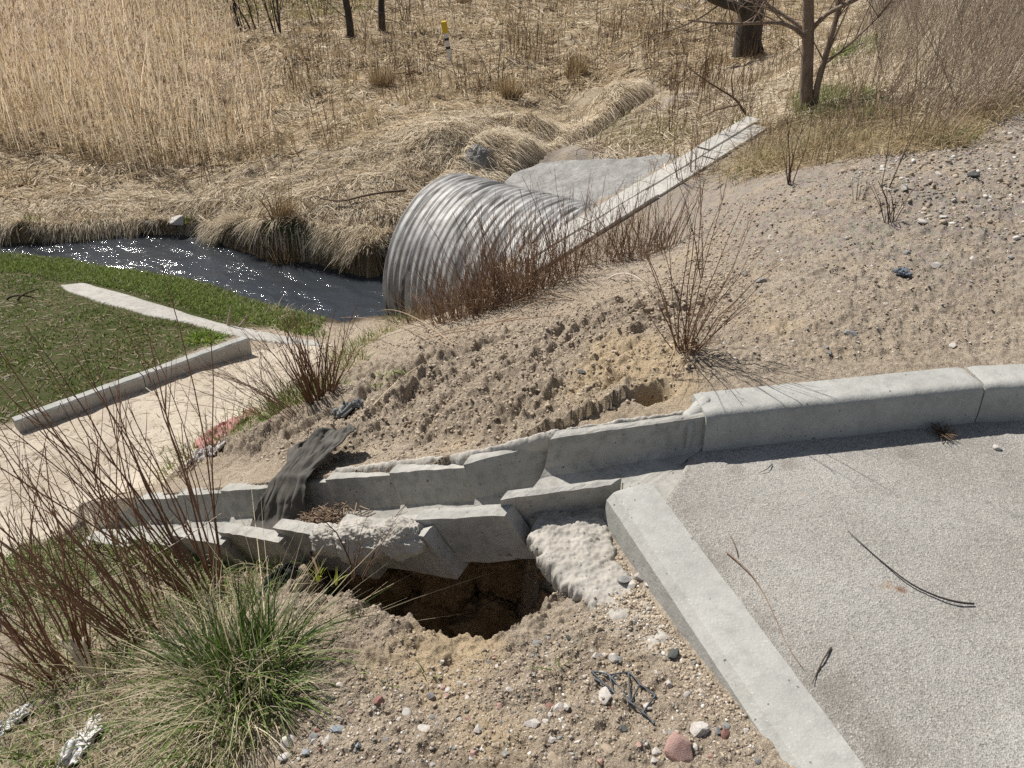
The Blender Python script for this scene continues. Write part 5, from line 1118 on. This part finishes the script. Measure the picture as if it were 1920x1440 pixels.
# ------------------------------------------------------------------ stones
import bmesh
def rock_mesh(seed, sub=3, cuts=7, squash=.75):
    g = random.Random(seed); bm = bmesh.new(); bmesh.ops.create_icosphere(bm, subdivisions=sub, radius=1.0)
    pl = []
    for _ in range(cuts):
        d = Vector((g.gauss(0, 1), g.gauss(0, 1), g.gauss(0, 1))).normalized(); pl.append((d, g.uniform(.42, .74)))
    for v in bm.verts:
        for d, k in pl:
            t = v.co.dot(d)
            if t > k: v.co -= d * (t - k) * .98
        v.co += v.co.normalized() * (mnoise.noise(v.co * 2 + Vector((seed, 0, 0))) * .06 + mnoise.noise(v.co * 6 + Vector((seed, 5, 0))) * .035)
        v.co.z *= squash
    me = bpy.data.meshes.new("stone"); bm.to_mesh(me); bm.free()
    for p in me.polygons: p.use_smooth = True
    me.set_sharp_from_angle(angle=R(28))
    return me
def stone_mat(name, c1, c2, dust=.35):
    m, n, b = mat(name); v = coord(n); f = noise_t(n, 3.2, 5, .65, v); f2 = noise_t(n, 16, 3, .6, v)
    c = mixc(n, ramp(n, f, [(.35, 0.0), (.65, 1.0)]), c1, c2); c = mixc(n, ramp(n, f2, [(.55, 0.0), (.75, dust)]), c, (.42, .34, .25))
    n.links.new(c, b.inputs["Base Color"]); b.inputs["Roughness"].default_value = .8; b.inputs["Specular IOR Level"].default_value = .3; bump(n, b, f2, .4, .15); return m
SM = {"white": stone_mat("white_stone", (.62, .59, .55), (.50, .45, .40)), "grey": stone_mat("grey_stone", (.22, .22, .215), (.32, .315, .30)), "dark": stone_mat("dark_stone", (.06, .07, .07), (.11, .115, .11), .2),
      "pink": stone_mat("pink_stone", (.40, .235, .20), (.50, .34, .29)), "tan": stone_mat("tan_stone", (.44, .36, .27), (.36, .28, .20)), "red": stone_mat("red_stone", (.24, .11, .09), (.32, .18, .15)), "blue": stone_mat("blue_grey_stone", (.26, .29, .32), (.36, .38, .40))}
ROCKS = [[rock_mesh(700 + i, 3, 6 + i % 4, .62 + .06 * (i % 5)) for i in range(9)], ]
_rm = {}
def rock_of(i, mk):
    k = (i % 9, mk)
    if k not in _rm:
        me = ROCKS[0][i % 9].copy(); me.materials.append(SM[mk]); _rm[k] = me
    return _rm[k]
def stone(u, v, px, mk, lab, i, name="stone", group=None, cat_="stone", flat=1.0, z0=None):
    p = at(u, v) if z0 is None else PZ(u, v, z0); dep = p[1] * CT + (CAM_H - p[2]) * ST; r = px / FPX * dep * .5
    o = link(name, rock_of(i, mk)); g = random.Random(i * 13 + 5); o.scale = (r * g.uniform(1.0, 1.2), r * g.uniform(.85, 1.05), r * g.uniform(.8, 1.05) * flat)
    o.rotation_euler = (g.uniform(-.4, .4), g.uniform(-.4, .4), g.uniform(0, 6.3)); o.location = (p[0], p[1], p[2] + r * .28 * flat); return tag(o, lab, cat_, group)
ST_ = [(1272,1408,58,"pink","largest stone by the kerb, faceted and pink",1),(1308,1370,44,"white","white angular stone just above the pink one by the kerb",1),(1232,1411,22,"white","small round cream stone at the pink stone's left side",1),
 (1000,1361,36,"white","squarish pale stone standing alone in front of the hole",1),(1264,1230,30,"dark","smooth dark grey pebble at the lower end of the spilt concrete",1),(1172,1088,34,"grey","flat grey stone beside the kerb, largest of the small pile there",.7),
 (1196,1084,24,"white","pale angular stone in the small pile beside the kerb",1),(1184,1098,20,"white","whitish chip lowest in the small pile beside the kerb",1),(1216,1096,16,"white","white chip lying between the small pile and the kerb",1),
 (1087,1015,22,"dark","dark stone resting on the spilt concrete",.8),(1118,1233,20,"white","white pebble right of the hole, upper one of a close pair",1),(1152,1238,22,"white","white pebble with a flat top, right one of a close pair",1),
 (1128,1264,18,"white","white pebble touching the black plastic mesh",1),(1136,1309,32,"white","flat white flake under the black plastic mesh",.5),(797,1363,30,"white","flat angular white stone left of the middle foreground",.6),
 (897,1371,26,"white","cream veined stone in the middle foreground",.9),(937,1322,18,"pink","mauve pebble in the sand below the hole",1),(709,1319,24,"red","dark red pebble right of the grass tussock",1),(761,1339,22,"white","pale pebble right below the dark red one",.8),
 (808,1305,20,"grey","grey wedge-shaped pebble below the smooth yellow sand",1),(1034,1416,30,"tan","broad tan stone half sunk at the bottom edge",.7),(1138,1405,30,"tan","flat tan flake left of the cream stone by the kerb",.5),(538,1392,30,"white","translucent pale stone beside the tussock's straw skirt",.9),
 (533,1422,24,"white","pale stone just under the translucent one",.9),(672,1401,15,"blue","small blue-grey round pebble at the lower left of the sand",1),(630,1366,28,"blue","flat bluish stone sunk in the sand right of the tussock",.4),(1062,1331,18,"white","white pebble in the group of four below the hole's right side",.9),
 (1030,1327,14,"red","brown pebble in the group of four below the hole's right side",1),(1047,1331,22,"white","flat white pebble in the group of four below the hole's right side",.6),(1030,1341,13,"white","smallest white chip in the group of four below the hole's right side",.8),
 (1598,626,30,"grey","flat grey stone on the verge behind the long kerbstone",.7),(1756,498,16,"white","white stone farthest right on the open verge",.8),(1728,418,22,"white","flat white stone on the verge right of the burnt shrub",.6),(1696,356,22,"white","white stone on the verge by the lying stalk, right one of a pair",.9),
 (1664,352,20,"white","flat white stone on the verge by the lying stalk, left one of a pair",.5),(1758,331,20,"white","flat white stone beside the black lump",.6),(1424,528,26,"grey","pale grey stone on the slope above the shrub behind the kerb",.7),(1090,702,18,"grey","single grey pebble stuck in the eroded slope",.8),
 (1870,840,16,"white","pale pebble lying on the tarmac by the kerb",.7),(1518,360,22,"tan","ochre lump of earth at the head of the verge",.8),(1560,382,26,"tan","ochre lump right below the other at the head of the verge",.6),(1825,333,24,"dark","black rounded lump on the gravelly verge",1.2)]
for i, (u, v, px, mk, lab, fl) in enumerate(ST_): stone(u, v, px, mk, lab, i, "stone" if mk != "dark" or px > 25 else "pebble", None, "stone", fl, .004 if (u, v) == (1870, 840) else None)
for i, (u, v, px, lab) in enumerate([(258,443,28,"flat pale boulder at the stream's far edge, leftmost of the row"),(284,442,16,"small pale boulder second from the left at the stream's far edge"),(340,431,28,"boulder half hidden in grass at the stream's far edge"),(364,448,24,"whitest boulder at the stream's far edge, rightmost of the row"),(342,444,14,"small wet boulder between the two larger ones at the stream's far edge"),(478,466,20,"grey boulder under the overhanging straw of the bank")]):
    stone(u, v, px * 1.2, "white" if i != 5 else "grey", lab, 60 + i, "boulder", "boulders at the stream's edge", "boulder", .8)
p = at(897, 318); lump_solid("boulder", [((p[0], p[1] + .05, p[2] + .02), (.23, .18, .26), (.1, .3, .4))], M_apron, "big grey boulder under the straw bank beside the brook", "boulder", 3, .3)
# small pebbles, one object each
FG = region([(620,1290),(700,1250),(820,1240),(1000,1200),(1090,1140),(1140,1150),(1230,1255),(1390,1330),(1450,1440),(520,1440),(600,1330)])
VG = region([(1330,690),(1900,655),(1910,300),(1700,270),(1500,360),(1350,560)])
def pebbles(n, poly, seed, rmin, rmax, lab, group, fall=0.0, grow=0.0, wts=None):
    g = np.random.default_rng(seed); p = scatter(n, poly, seed, fall); z = height(p[:, 0], p[:, 1]); kinds = list(SM); wts = wts or [.40, .2, .06, .08, .18, .04, .04]
    protos = {}
    for i in range(n):
        mk = g.choice(kinds, p=wts); r = rmin + (rmax - rmin) * g.random() ** 2.5; r *= 1 + grow * max(p[i, 1] - 2, 0)
        o = link("pebble", rock_of(int(g.integers(0, 9)), str(mk))); o.scale = (r * g.uniform(.9, 1.3), r, r * g.uniform(.5, .95)); o.rotation_euler = (g.normal(0, .3), g.normal(0, .3), g.uniform(0, 6.3))
        o.location = (p[i, 0], p[i, 1], z[i] + r * .15); tag(o, lab, "pebble", group)
pebbles(170, FG, 801, .0045, .013, "small pebble loose in the sandy soil in front of the hole", "pebbles in front of the hole")
pebbles(110, VG, 802, .006, .016, "small stone strewn on the dirt verge behind the kerb", "stones on the dirt verge", .5, .12, [.42, .24, .04, .06, .20, .02, .02])
def spill_z(p, z):
    out = z.copy()
    for i in range(0, len(p), 400):
        d = (p[i:i + 400, None, 0] - SPX[None, ::3, 0]) ** 2 + (p[i:i + 400, None, 1] - SPX[None, ::3, 1]) ** 2; out[i:i + 400] = SPZ[::3][d.argmin(1)]
    return np.maximum(out, z) - .001
# gravel nobody could count
def gravel(n_poly, seed, rr_, lab):
    g = np.random.default_rng(seed); Vs = []; Fs = []; Cs = []; off = 0
    bmx = bmesh.new(); bmesh.ops.create_icosphere(bmx, subdivisions=1, radius=1.0); v0 = np.array([v.co[:] for v in bmx.verts]); f0 = np.array([[v.index for v in f.verts] for f in bmx.faces]); bmx.free()
    for n, poly, rmin, rmax, grow, fall, *soil in n_poly:
        p = scatter(n, poly, seed + n, fall); z = height(p[:, 0], p[:, 1]); r = (rmin + (rmax - rmin) * g.random(n) ** 3) * (1 + grow * np.maximum(p[:, 1] - 2, 0))
        sc3 = r[:, None] * np.stack([g.uniform(.8, 1.5, n), g.uniform(.7, 1.1, n), g.uniform(.4, .9, n)], -1); a = g.uniform(0, 6.28, n)
        vv = v0[None] * (1 + g.normal(0, .24, (n, len(v0), 1))) * sc3[:, None]; ca, sa = np.cos(a)[:, None], np.sin(a)[:, None]
        X = vv[..., 0] * ca - vv[..., 1] * sa + p[:, 0:1]; Y = vv[..., 0] * sa + vv[..., 1] * ca + p[:, 1:2]; Z = vv[..., 2] + z[:, None] + r[:, None] * .1
        Vs.append(np.stack([X, Y, Z], -1).reshape(-1, 3)); Fs.append((f0[None] + (np.arange(n) * len(v0))[:, None, None] + off).reshape(-1, 3)); off += n * len(v0)
        t = g.random(n) * (.62 if soil == [1] else 1.0) * 1.0; t = np.where(t < .62, .3, np.where(t < .93, .7, .9)) if soil == [2] else t; z = np.full(n, .003) if soil == [3] else z; t = t * .8 if soil == [3] else t; z = spill_z(p, z) if soil == [2] else z; t = np.where((t > .66) & (g.random(n) < .45), .2, t); base = np.where(t[:, None] < .40, [[.40, .33, .25]], np.where(t[:, None] < .62, [[.27, .215, .16]], np.where(t[:, None] < .85, [[.56, .53, .48]], [[.20, .195, .185]])))
        Cs.append(np.repeat(np.clip(base * g.uniform(.75, 1.2, (n, 1)), .02, .8), len(v0), 0))
    m = tint_mat("gravel_grit", .9, 0, .2)
    me = mesh_from("gravel", np.concatenate(Vs), np.concatenate(Fs), m, col=np.concatenate(Cs), smooth=False); tag(link("gravel", me), lab, kind="stuff")
SLOPE = region([(480,860),(700,760),(900,660),(1150,560),(1350,430),(1400,560),(1290,720),(1050,800),(800,870),(600,895)])
FAR_V = region([(1560,330),(1700,290),(1920,220),(2050,330),(1930,460),(1700,420)])
BARE = region([(700,650),(1000,570),(1250,480),(1330,390),(1500,340),(1420,520),(1350,600),(1150,640),(900,680)]); RK1 = np.array([PZ(u, v, 0)[:2] for u, v in [(1226,915),(1262,925),(1440,1130),(1600,1320),(1720,1440),(1662,1440),(1440,1180)]]); RK2 = np.array([PZ(u, v, 0)[:2] for u, v in [(1322,852),(1600,826),(1910,792),(1910,806),(1600,842),(1330,872)]]); HB = region([(560,1120),(700,1115),(760,1170),(860,1205),(760,1240),(640,1200),(580,1180)]); BLg = region([(0,1440),(60,1210),(300,1190),(600,1120),(620,1290),(480,1440)]); KS = region([(1140,1010),(1175,1060),(1290,1215),(1400,1345),(1330,1340),(1210,1200),(1120,1080)])
gravel([(3500, FG, .0012, .005, 0, 0), (5000, FG, .001, .0045, 0, 0, 1), (900, KS, .0012, .006, 0, 0), (1500, KS, .0015, .006, 0, 0, 1), (500, RK1, .0008, .003, 0, 0, 3), (350, RK2, .0008, .003, 0, 0, 3), (4200, SPILL, .0012, .0052, 0, 0, 2), (3500, VG, .002, .006, .15, .6), (11000, SLOPE, .0015, .009, .05, .3, 1), (9000, BARE, .002, .009, .1, .3, 1), (2500, VG, .002, .007, .12, .4, 1), (1300, FAR_V, .006, .018, 0, .3), (1200, PATH, .003, .010, 0, 0, 1), (900, HB, .0012, .005, 0, 0, 1), (2500, BLg, .0015, .005, 0, 0)], 811, 0, "grit and crumbs of soil scattered over the bare ground")

stuff("path_litter", [lying(1500, PATH, 820, (.03, .12), (.002, .005), (.42, .33, .22), (.16, .11, .07), arch=.1), standing(scatter(500, region([(330,905),(420,850),(480,790),(560,730),(620,660),(560,690),(450,790),(330,870),(200,960)]), 821), 822, (.05, .16), (.003, .006), D1, D2, spread=.6, droop=.5)], M_straw, "dead stems and straw bits littering the sand path")
# ------------------------------------------------------------------ cloth, litter and small things
def cloth_mat(name, c1, c2, sc_=9):
    m, n, b = mat(name); v = N(n, "ShaderNodeNewGeometry").outputs["Position"]; f = noise_t(n, sc_, 5, .65, v); f2 = noise_t(n, 160, 2, .6, v)
    n.links.new(mixc(n, ramp(n, f, [(.35, 0.0), (.68, 1.0)]), c1, c2), b.inputs["Base Color"]); b.inputs["Roughness"].default_value = .9; b.inputs["Specular IOR Level"].default_value = .15; bump(n, b, f2, .35, .003); return m
def sheet(name, P3, m, lab, cat_, thick=.004):
    """P3 (A,B,3) grid of points -> a thin closed sheet"""
    A, B_ = P3.shape[:2]; V = P3.reshape(-1, 3); i = (np.arange(A - 1) * B_)[:, None]; j = np.arange(B_ - 1)[None]; F = np.stack([i + j, i + j + 1, i + B_ + j + 1, i + B_ + j], -1).reshape(-1, 4)
    o = link(name, mesh_from(name, V - V.mean(0), F, m), loc=V.mean(0)); md = o.modifiers.new("thick", 'SOLIDIFY'); md.thickness = thick; md.offset = 1; return tag(o, lab, cat_)
M_rag = cloth_mat("dark_cloth", (.06, .058, .052), (.135, .126, .11))
def rag():
    tc = 2.62; prof = [(.40, .03, .62), (.345, .05, .9), (.28, .045, 1.05), (.22, .03, .75), (.15, .024, .62), (.115, .018, .70), (.100, -.02, .78), (.088, -.07, .85), (.070, -.125, .92), (.03, -.15, .95), (-.01, -.152, .8), (-.03, -.150, .6)]
    a = np.linspace(0, 1, len(prof)); u = np.linspace(0, 1, 110); wv = np.linspace(-1, 1, 84)
    q = np.interp(u, a, [p[0] for p in prof]); dz = np.interp(u, a, [p[1] for p in prof]); ww = np.interp(u, a, [p[2] for p in prof])
    for arr in (q, dz, ww):
        for _ in range(3): arr[1:-1] = (arr[:-2] + 2 * arr[1:-1] + arr[2:]) / 4
    U, W_ = np.meshgrid(u, wv, indexing='ij'); g = fbm(U * 2.2, W_ * 1.6, 2, 911)
    fold = .7 * np.sin(W_ * 4.2 + 2.6 * g + U * 2.5) + .14 * np.sin(W_ * 9 + 3 * g - U * 4) + .55 * fbm(U * 4, W_ * 2.4, 3, 912)
    back = sstep(.38, .10, U); fold2 = fbm(U * 9 + W_ * 2, W_ * 3.2, 3, 913) * back * 1.2
    tpos = tc + W_ * ww[:, None] * (.50 + .10 * fbm(U * 5, W_ * .6 + 3, 3, 916)) + .25 * (U - .5) * .6 + .05 * g; x = AX0[0] + _dp[0] * tpos * PSTEP + _ss[0] * q[:, None]; y = AX0[1] + _dp[1] * tpos * PSTEP + _ss[1] * q[:, None]
    z = T1[2] + DSTEP[2] * tpos + dz[:, None]
    amp = .034 * (1 - .45 * sstep(.35, .45, U) * sstep(.6, .5, U)); hang = sstep(.45, .6, U)
    d = (fold + fold2 + 1.1) * .5 * amp
    x = x - _ss[0] * hang * (np.abs(d) + .012); y = y - _ss[1] * hang * (np.abs(d) + .012); z = z + (1 - hang) * (np.abs(d) + .012 + .012 * back)
    z = np.where(q[:, None] > .17, np.maximum(z, hq(x, y) + .008 + (1 - hang) * np.abs(d)), z)
    endw = np.abs(W_) ** 6 * (.02); z = z - endw * (1 - hang)
    sheet("dark_cloth", np.stack([x, y, z], -1), M_rag, "dirty dark grey cloth draped over the drain wall", "cloth", .005)
rag()
def crumple(name, pix, wid, m, lab, cat_, seed, amp=.03, ny=60, nx=34, hgt=.012, fq=1.0):
    c = np.array([at(u, v)[:2] for u, v in pix]); L = np.r_[0, np.cumsum(np.linalg.norm(np.diff(c, axis=0), axis=1))]; L /= L[-1]; u = np.linspace(0, 1, ny)
    cx, cy = np.interp(u, L, c[:, 0]), np.interp(u, L, c[:, 1]); tx, ty = np.gradient(cx), np.gradient(cy); l = np.hypot(tx, ty); nx_, ny_ = -ty / l, tx / l
    w = np.linspace(-1, 1, nx); U, W_ = np.meshgrid(u, w, indexing='ij'); ww = wid * (.55 + .45 * np.sin(np.pi * np.clip(U * .9 + .05, 0, 1))) * (1 + .35 * fbm(U * 4, W_ * 1.0, 3, seed))
    x = cx[:, None] + nx_[:, None] * W_ * ww + .02 * fbm(U * 6, W_ * 3, 2, seed + 1); y = cy[:, None] + ny_[:, None] * W_ * ww + .02 * fbm(U * 6, W_ * 3, 2, seed + 2)
    f = np.abs(fbm(U * 5 * fq, W_ * 2.2 * fq, 4, seed + 3)) + .6 * np.abs(np.sin(W_ * 5 * fq + 4 * fbm(U * 3, W_, 2, seed + 4))); ed = (1 - np.abs(W_) ** 3) * (1 - np.abs(2 * U - 1) ** 8)
    z = height(x.ravel(), y.ravel(), hole=False).reshape(x.shape); z = z + hgt + amp * f * (.3 + .7 * ed); return sheet(name, np.stack([x, y, z], -1), m, lab, cat_, .004)
M_pink = cloth_mat("faded_pink_cloth", (.34, .15, .135), (.45, .26, .235)); M_white = cloth_mat("dirty_white_plastic", (.52, .51, .49), (.68, .67, .65)); M_white.node_tree.nodes["Principled BSDF"].inputs["Roughness"].default_value = .35
crumple("pink_cloth", [(392,842),(410,818),(435,805),(462,790)], .12, M_pink, "faded pinkish red cloth crumpled on the slope above the sand path", "cloth", 921, .06)
crumple("pale_cloth", [(360,878),(372,860),(392,850),(410,850)], .05, cloth_mat("greyed_cloth", (.36, .33, .31), (.5, .47, .45)), "greyish white scrap of cloth below the pink cloth", "cloth", 931, .022, fq=.5)
crumple("cloth_scrap", [(636,786),(655,775),(668,768)], .05, cloth_mat("blue_grey_cloth", (.16, .17, .17), (.25, .26, .26)), "small bluish grey scrap half buried above the dark cloth", "cloth", 941, .03)
crumple("plastic_bag", [(505,1112),(525,1095),(552,1083)], .045, cloth_mat("black_plastic", (.022, .023, .025), (.05, .052, .056)), "crumpled black plastic rubbish in the grass by the drain", "rubbish", 951, .05)
crumple("plastic_sheet", [(130,1440),(152,1405),(172,1375),(192,1358)], .05, M_white, "crinkled whitish plastic in the grass left of the tussock's straw", "plastic", 961, .022, ny=40, nx=24, fq=.30)
crumple("plastic_sheet", [(-30,1395),(10,1370),(40,1350),(62,1335)], .045, M_white, "streaked grey-white plastic at the lower left picture edge", "plastic", 971, .022, ny=40, nx=24, fq=.30)
crumple("plastic_chip", [(1680,516),(1690,512),(1699,519)], .016, cloth_mat("blue_plastic", (.12, .145, .175), (.2, .22, .25)), "dull blue plastic scrap on the dirt verge", "plastic", 981, .012)
# curled bleached leaf over the grass
def curl_leaf():
    b = up(190, 1300, .0); out = []
    for k, (du, dv, h0, h1) in enumerate([(-38,-40,.16,.05),(-20,-52,.17,.07),(5,-58,.18,.10),(28,-50,.17,.14)]):
        t = np.linspace(0, 1, 16)[:, None]; e = at(190 + du * 1.2, 1300 + dv * .4); q = b * (1 - t) + e * t; q[:, 2] = b[2] + (h0 * np.sin(np.pi * .62 * t[:, 0]) / .93)
        s = np.array([.0045, .002, 0]) * np.sin(np.pi * np.clip(t + .06, 0, 1)) ; out.append(np.stack([q - s, q + s], 1))
    V = np.concatenate([o_.reshape(-1, 3) for o_ in out]); F = np.concatenate([np.array([(i, i + 1, i + 3, i + 2) for i in range(0, 30, 2)]) + k * 32 for k in range(4)])
    o = link("dry_leaf", mesh_from("dry_leaf", V, F, M_straw, col=np.tile([[.70, .62, .46]], (len(V), 1)))); md = o.modifiers.new("thick", 'SOLIDIFY'); md.thickness = .0008; tag(o, "curled bleached leaf blades arching above the grass", "dry leaf")
curl_leaf()
# washed-up debris in the drain
def debris():
    g = np.random.default_rng(991); n = 420; t = g.normal(1.85, .28, n); q = np.clip(g.normal(.0, .045, n), -.09, .09)
    x = AX0[0] + _dp[0] * t * PSTEP + _ss[0] * q; y = AX0[1] + _dp[1] * t * PSTEP + _ss[1] * q; z = T1[2] + DSTEP[2] * t - .13 + g.uniform(0, .045, n) * np.exp(-((t - 1.85) / .35) ** 2)
    a = g.normal(math.atan2(_dp[1], _dp[0]), .8, n); L = g.uniform(.02, .08, n); d = np.stack([np.cos(a), np.sin(a), g.normal(-.3, .3, n)], -1) * L[:, None]; tt = np.linspace(0, 1, 4)[None, :, None]
    PL = np.stack([x, y, z], -1)[:, None] + d[:, None] * (tt - .5) + g.normal(0, .15, (n, 1, 3)) * L[:, None, None] * tt * (1 - tt)
    V, F, C = tubes_arr(PL, g.uniform(.0010, .0028, n)[:, None] * np.ones((1, 4)), 4, jitter_cols(n, (.30, .22, .15), (.09, .06, .045), 3, .25)); o = V.mean(0)
    tag(link("debris_pile", mesh_from("debris_pile", V - o, F, M_twig, col=C), loc=o), "heap of twigs and dead straw washed up in the drain beside the cloth", "debris")
debris()
# twigs on the tarmac
def twig_on_road(pix, r, lab, c, lift=.004, name="twig"):
    P_ = [PZ(u, v, lift + 0.006 * (k % 2)) for k, (u, v) in enumerate(pix)]; b_ = branch(P_, r, r * .35, 18, .0008, 5); V, F, C = tubes_arr(np.array([b_[0]]), np.array([b_[1]]), 6, np.array([c])); o = V.mean(0)
    tag(link(name, mesh_from(name, V - o, F, M_twig, col=C), loc=o), lab, "twig")
twig_on_road([(1592,994),(1640,1040),(1700,1090),(1745,1115),(1795,1130),(1826,1132)][::-1], .0031, "dark curved twig beside the rust stain on the tarmac", (.045, .038, .034))
twig_on_road([(1362,1035),(1400,1065),(1430,1105),(1455,1160),(1480,1215),(1507,1250)], .0021, "long light brown stem lying along the kerb on the tarmac", (.26, .17, .105))
twig_on_road([(1558,1214),(1545,1235),(1532,1262),(1526,1280)], .0026, "short dark twig by the lower end of the light brown stem", (.09, .065, .05))
twig_on_road([(1370,1005),(1380,1025),(1386,1045)], .0022, "small brown twig at the tip of the light brown stem", (.17, .11, .07))
twig_on_road([(1448,870),(1440,878),(1424,886)], .0022, "tiny dark twig on the tarmac under the long kerbstone", (.06, .05, .04))
def nest():
    g = np.random.default_rng(77); c = PZ(1770, 812, .01); n = 40; a = g.uniform(0, 6.28, n); PL = c + np.stack([np.cos(a), np.sin(a), g.uniform(0, .35, n)], -1)[:, None] * (np.linspace(-.02, .045, 4)[None, :, None]) + g.normal(0, .008, (n, 1, 3)) * [1, 1, .3]
    PL[..., 2] = np.maximum(PL[..., 2], .004); V, F, C = tubes_arr(PL, np.full((n, 4), .0014), 3, jitter_cols(n, (.16, .11, .07), (.08, .055, .04), 3)); o = V.mean(0)
    tag(link("leaf_litter", mesh_from("leaf_litter", V - o, F, M_twig, col=C), loc=o), "wisp of dry leaf litter caught at the foot of the kerb joint", "litter")
nest()
# torn piece of black plastic mesh
def mesh_scrap():
    pts = {k: at(*p) for k, p in {"a": (1110,1262), "b": (1142,1272), "c": (1178,1265), "d": (1200,1286), "e": (1228,1310), "f": (1150,1296), "g": (1182,1318), "h": (1205,1338), "i": (1226,1360), "j": (1115,1278)}.items()}
    g = random.Random(3)
    for k in pts: pts[k][2] += .005 + g.uniform(0, .005)
    ed = ["ab", "bc", "cd", "de", "bf", "fg", "gh", "hi", "cg", "dg", "eh", "af", "jf", "bg"]; PLs = []; RDs = []
    for e in ed:
        a, b = pts[e[0]], pts[e[1]]; t = np.linspace(0, 1, 9)[:, None]; q = a + (b - a) * t + np.array([0, 0, g.uniform(.0, .005)]) * np.sin(np.pi * t); PLs.append(q); RDs.append(.0019 + .0022 * np.abs(2 * t[:, 0] - 1) ** 3)
    V, F, _ = tubes_arr(np.array(PLs), np.array(RDs), 6); o = V.mean(0); m, n, b = mat("dark_plastic"); b.inputs["Base Color"].default_value = (.045, .055, .065, 1); b.inputs["Roughness"].default_value = .5
    tag(link("plastic_mesh", mesh_from("plastic_mesh", V - o, F, m), loc=o), "torn scrap of black plastic mesh lying on the sand", "plastic mesh")
mesh_scrap()
# fallen branch on the straw bank
bk = [at(598, 383), at(640, 392), at(690, 378), at(730, 374), at(762, 368)]
for q_ in bk: q_[2] += .08
b0_ = branch(bk, .007, .016, 14, .004, 9); b1_ = branch([bk[1] + [.1, 0, .02], at(630, 345) + [0, 0, .15], at(612, 322) + [0, 0, .2]], .006, .003, 14, .004, 8)
V, F, C = tubes_arr(np.array([b0_[0], b1_[0]]), np.array([b0_[1], b1_[1]]), 6, np.array([[.13, .095, .07], [.13, .095, .07]])); o_ = V.mean(0)
tag(link("fallen_branch", mesh_from("fallen_branch", V - o_, F, M_twig, col=C), loc=o_), "bent dead branch lying on the straw bank, reaching the pipe's rim", "branch")
cut_ = at(427, 612); canes("twig_stub", "pair of short cut stubs beside the concrete strip", [[cut_, cut_ + [.04, 0, .12], cut_ + [.07, 0, .2]], [cut_ + [.1, 0, 0], cut_ + [.17, 0, .08], cut_ + [.2, 0, .13]]], .012, (.34, .28, .22), (.3, .25, .2), "stub")
lb = at(35, 565); canes("dead_branch", "dark dead branch lying on the lawn near the left edge", [[lb + [-.1, 0, .02], lb + [0, 0, .06], lb + [.14, .02, .03]], [lb, lb + [.05, 0, .06], lb + [.16, .1, .08]]], .011, (.09, .06, .045), (.07, .05, .04), "branch")
# marker post
mp_ = at(845, 120); top_ = PY(832, 40, mp_[1]); 
def marker():
    root = empty("marker_post", tuple(mp_)); tag(root, "white marker post with black bands and a yellow top leaning on the field", "marker post"); dv = top_ - mp_; Lp = np.linalg.norm(dv); q = Vector(dv).to_track_quat('Z', 'Y')
    def seg(nm, z0, z1, hw, hd, col):
        secs = []
        for z in (z0, z0 + .004, z1 - .004, z1):
            e = .003 if z in (z0, z1) else 0; ring = []
            for x_, y_ in ((-hw + e, -hd + .005), (-hw + .005 + e, -hd + e), (hw - .005 - e, -hd + e), (hw - e, -hd + .005), (hw - e, hd - .005), (hw - .005 - e, hd - e), (-hw + .005 + e, hd - e), (-hw + e, hd - .005)): ring.append((x_, y_, z))
            secs.append([q @ Vector(p) for p in ring])
        V, F = loft(np.array([[list(p) for p in s] for s in secs])); m, n, b = mat("paint_" + nm); b.inputs["Roughness"].default_value = .5
        n.links.new(mixc(n, ramp(n, noise_t(n, 12, 4, .6, coord(n)), [(.5, 0.0), (.8, .5)]), col, [c * .6 for c in col]), b.inputs["Base Color"])
        return obj_py(nm, V, F, m, root)
    seg("post", -.15, Lp * .74, .042, .042, (.74, .73, .70))
    seg("band", Lp * .36, Lp * .42, .046, .046, (.02, .02, .02)); seg("band", Lp * .56, Lp * .62, .046, .046, (.02, .02, .02))
    seg("cap", Lp * .74, Lp * 1.0, .068, .055, (.68, .47, .015))
marker()
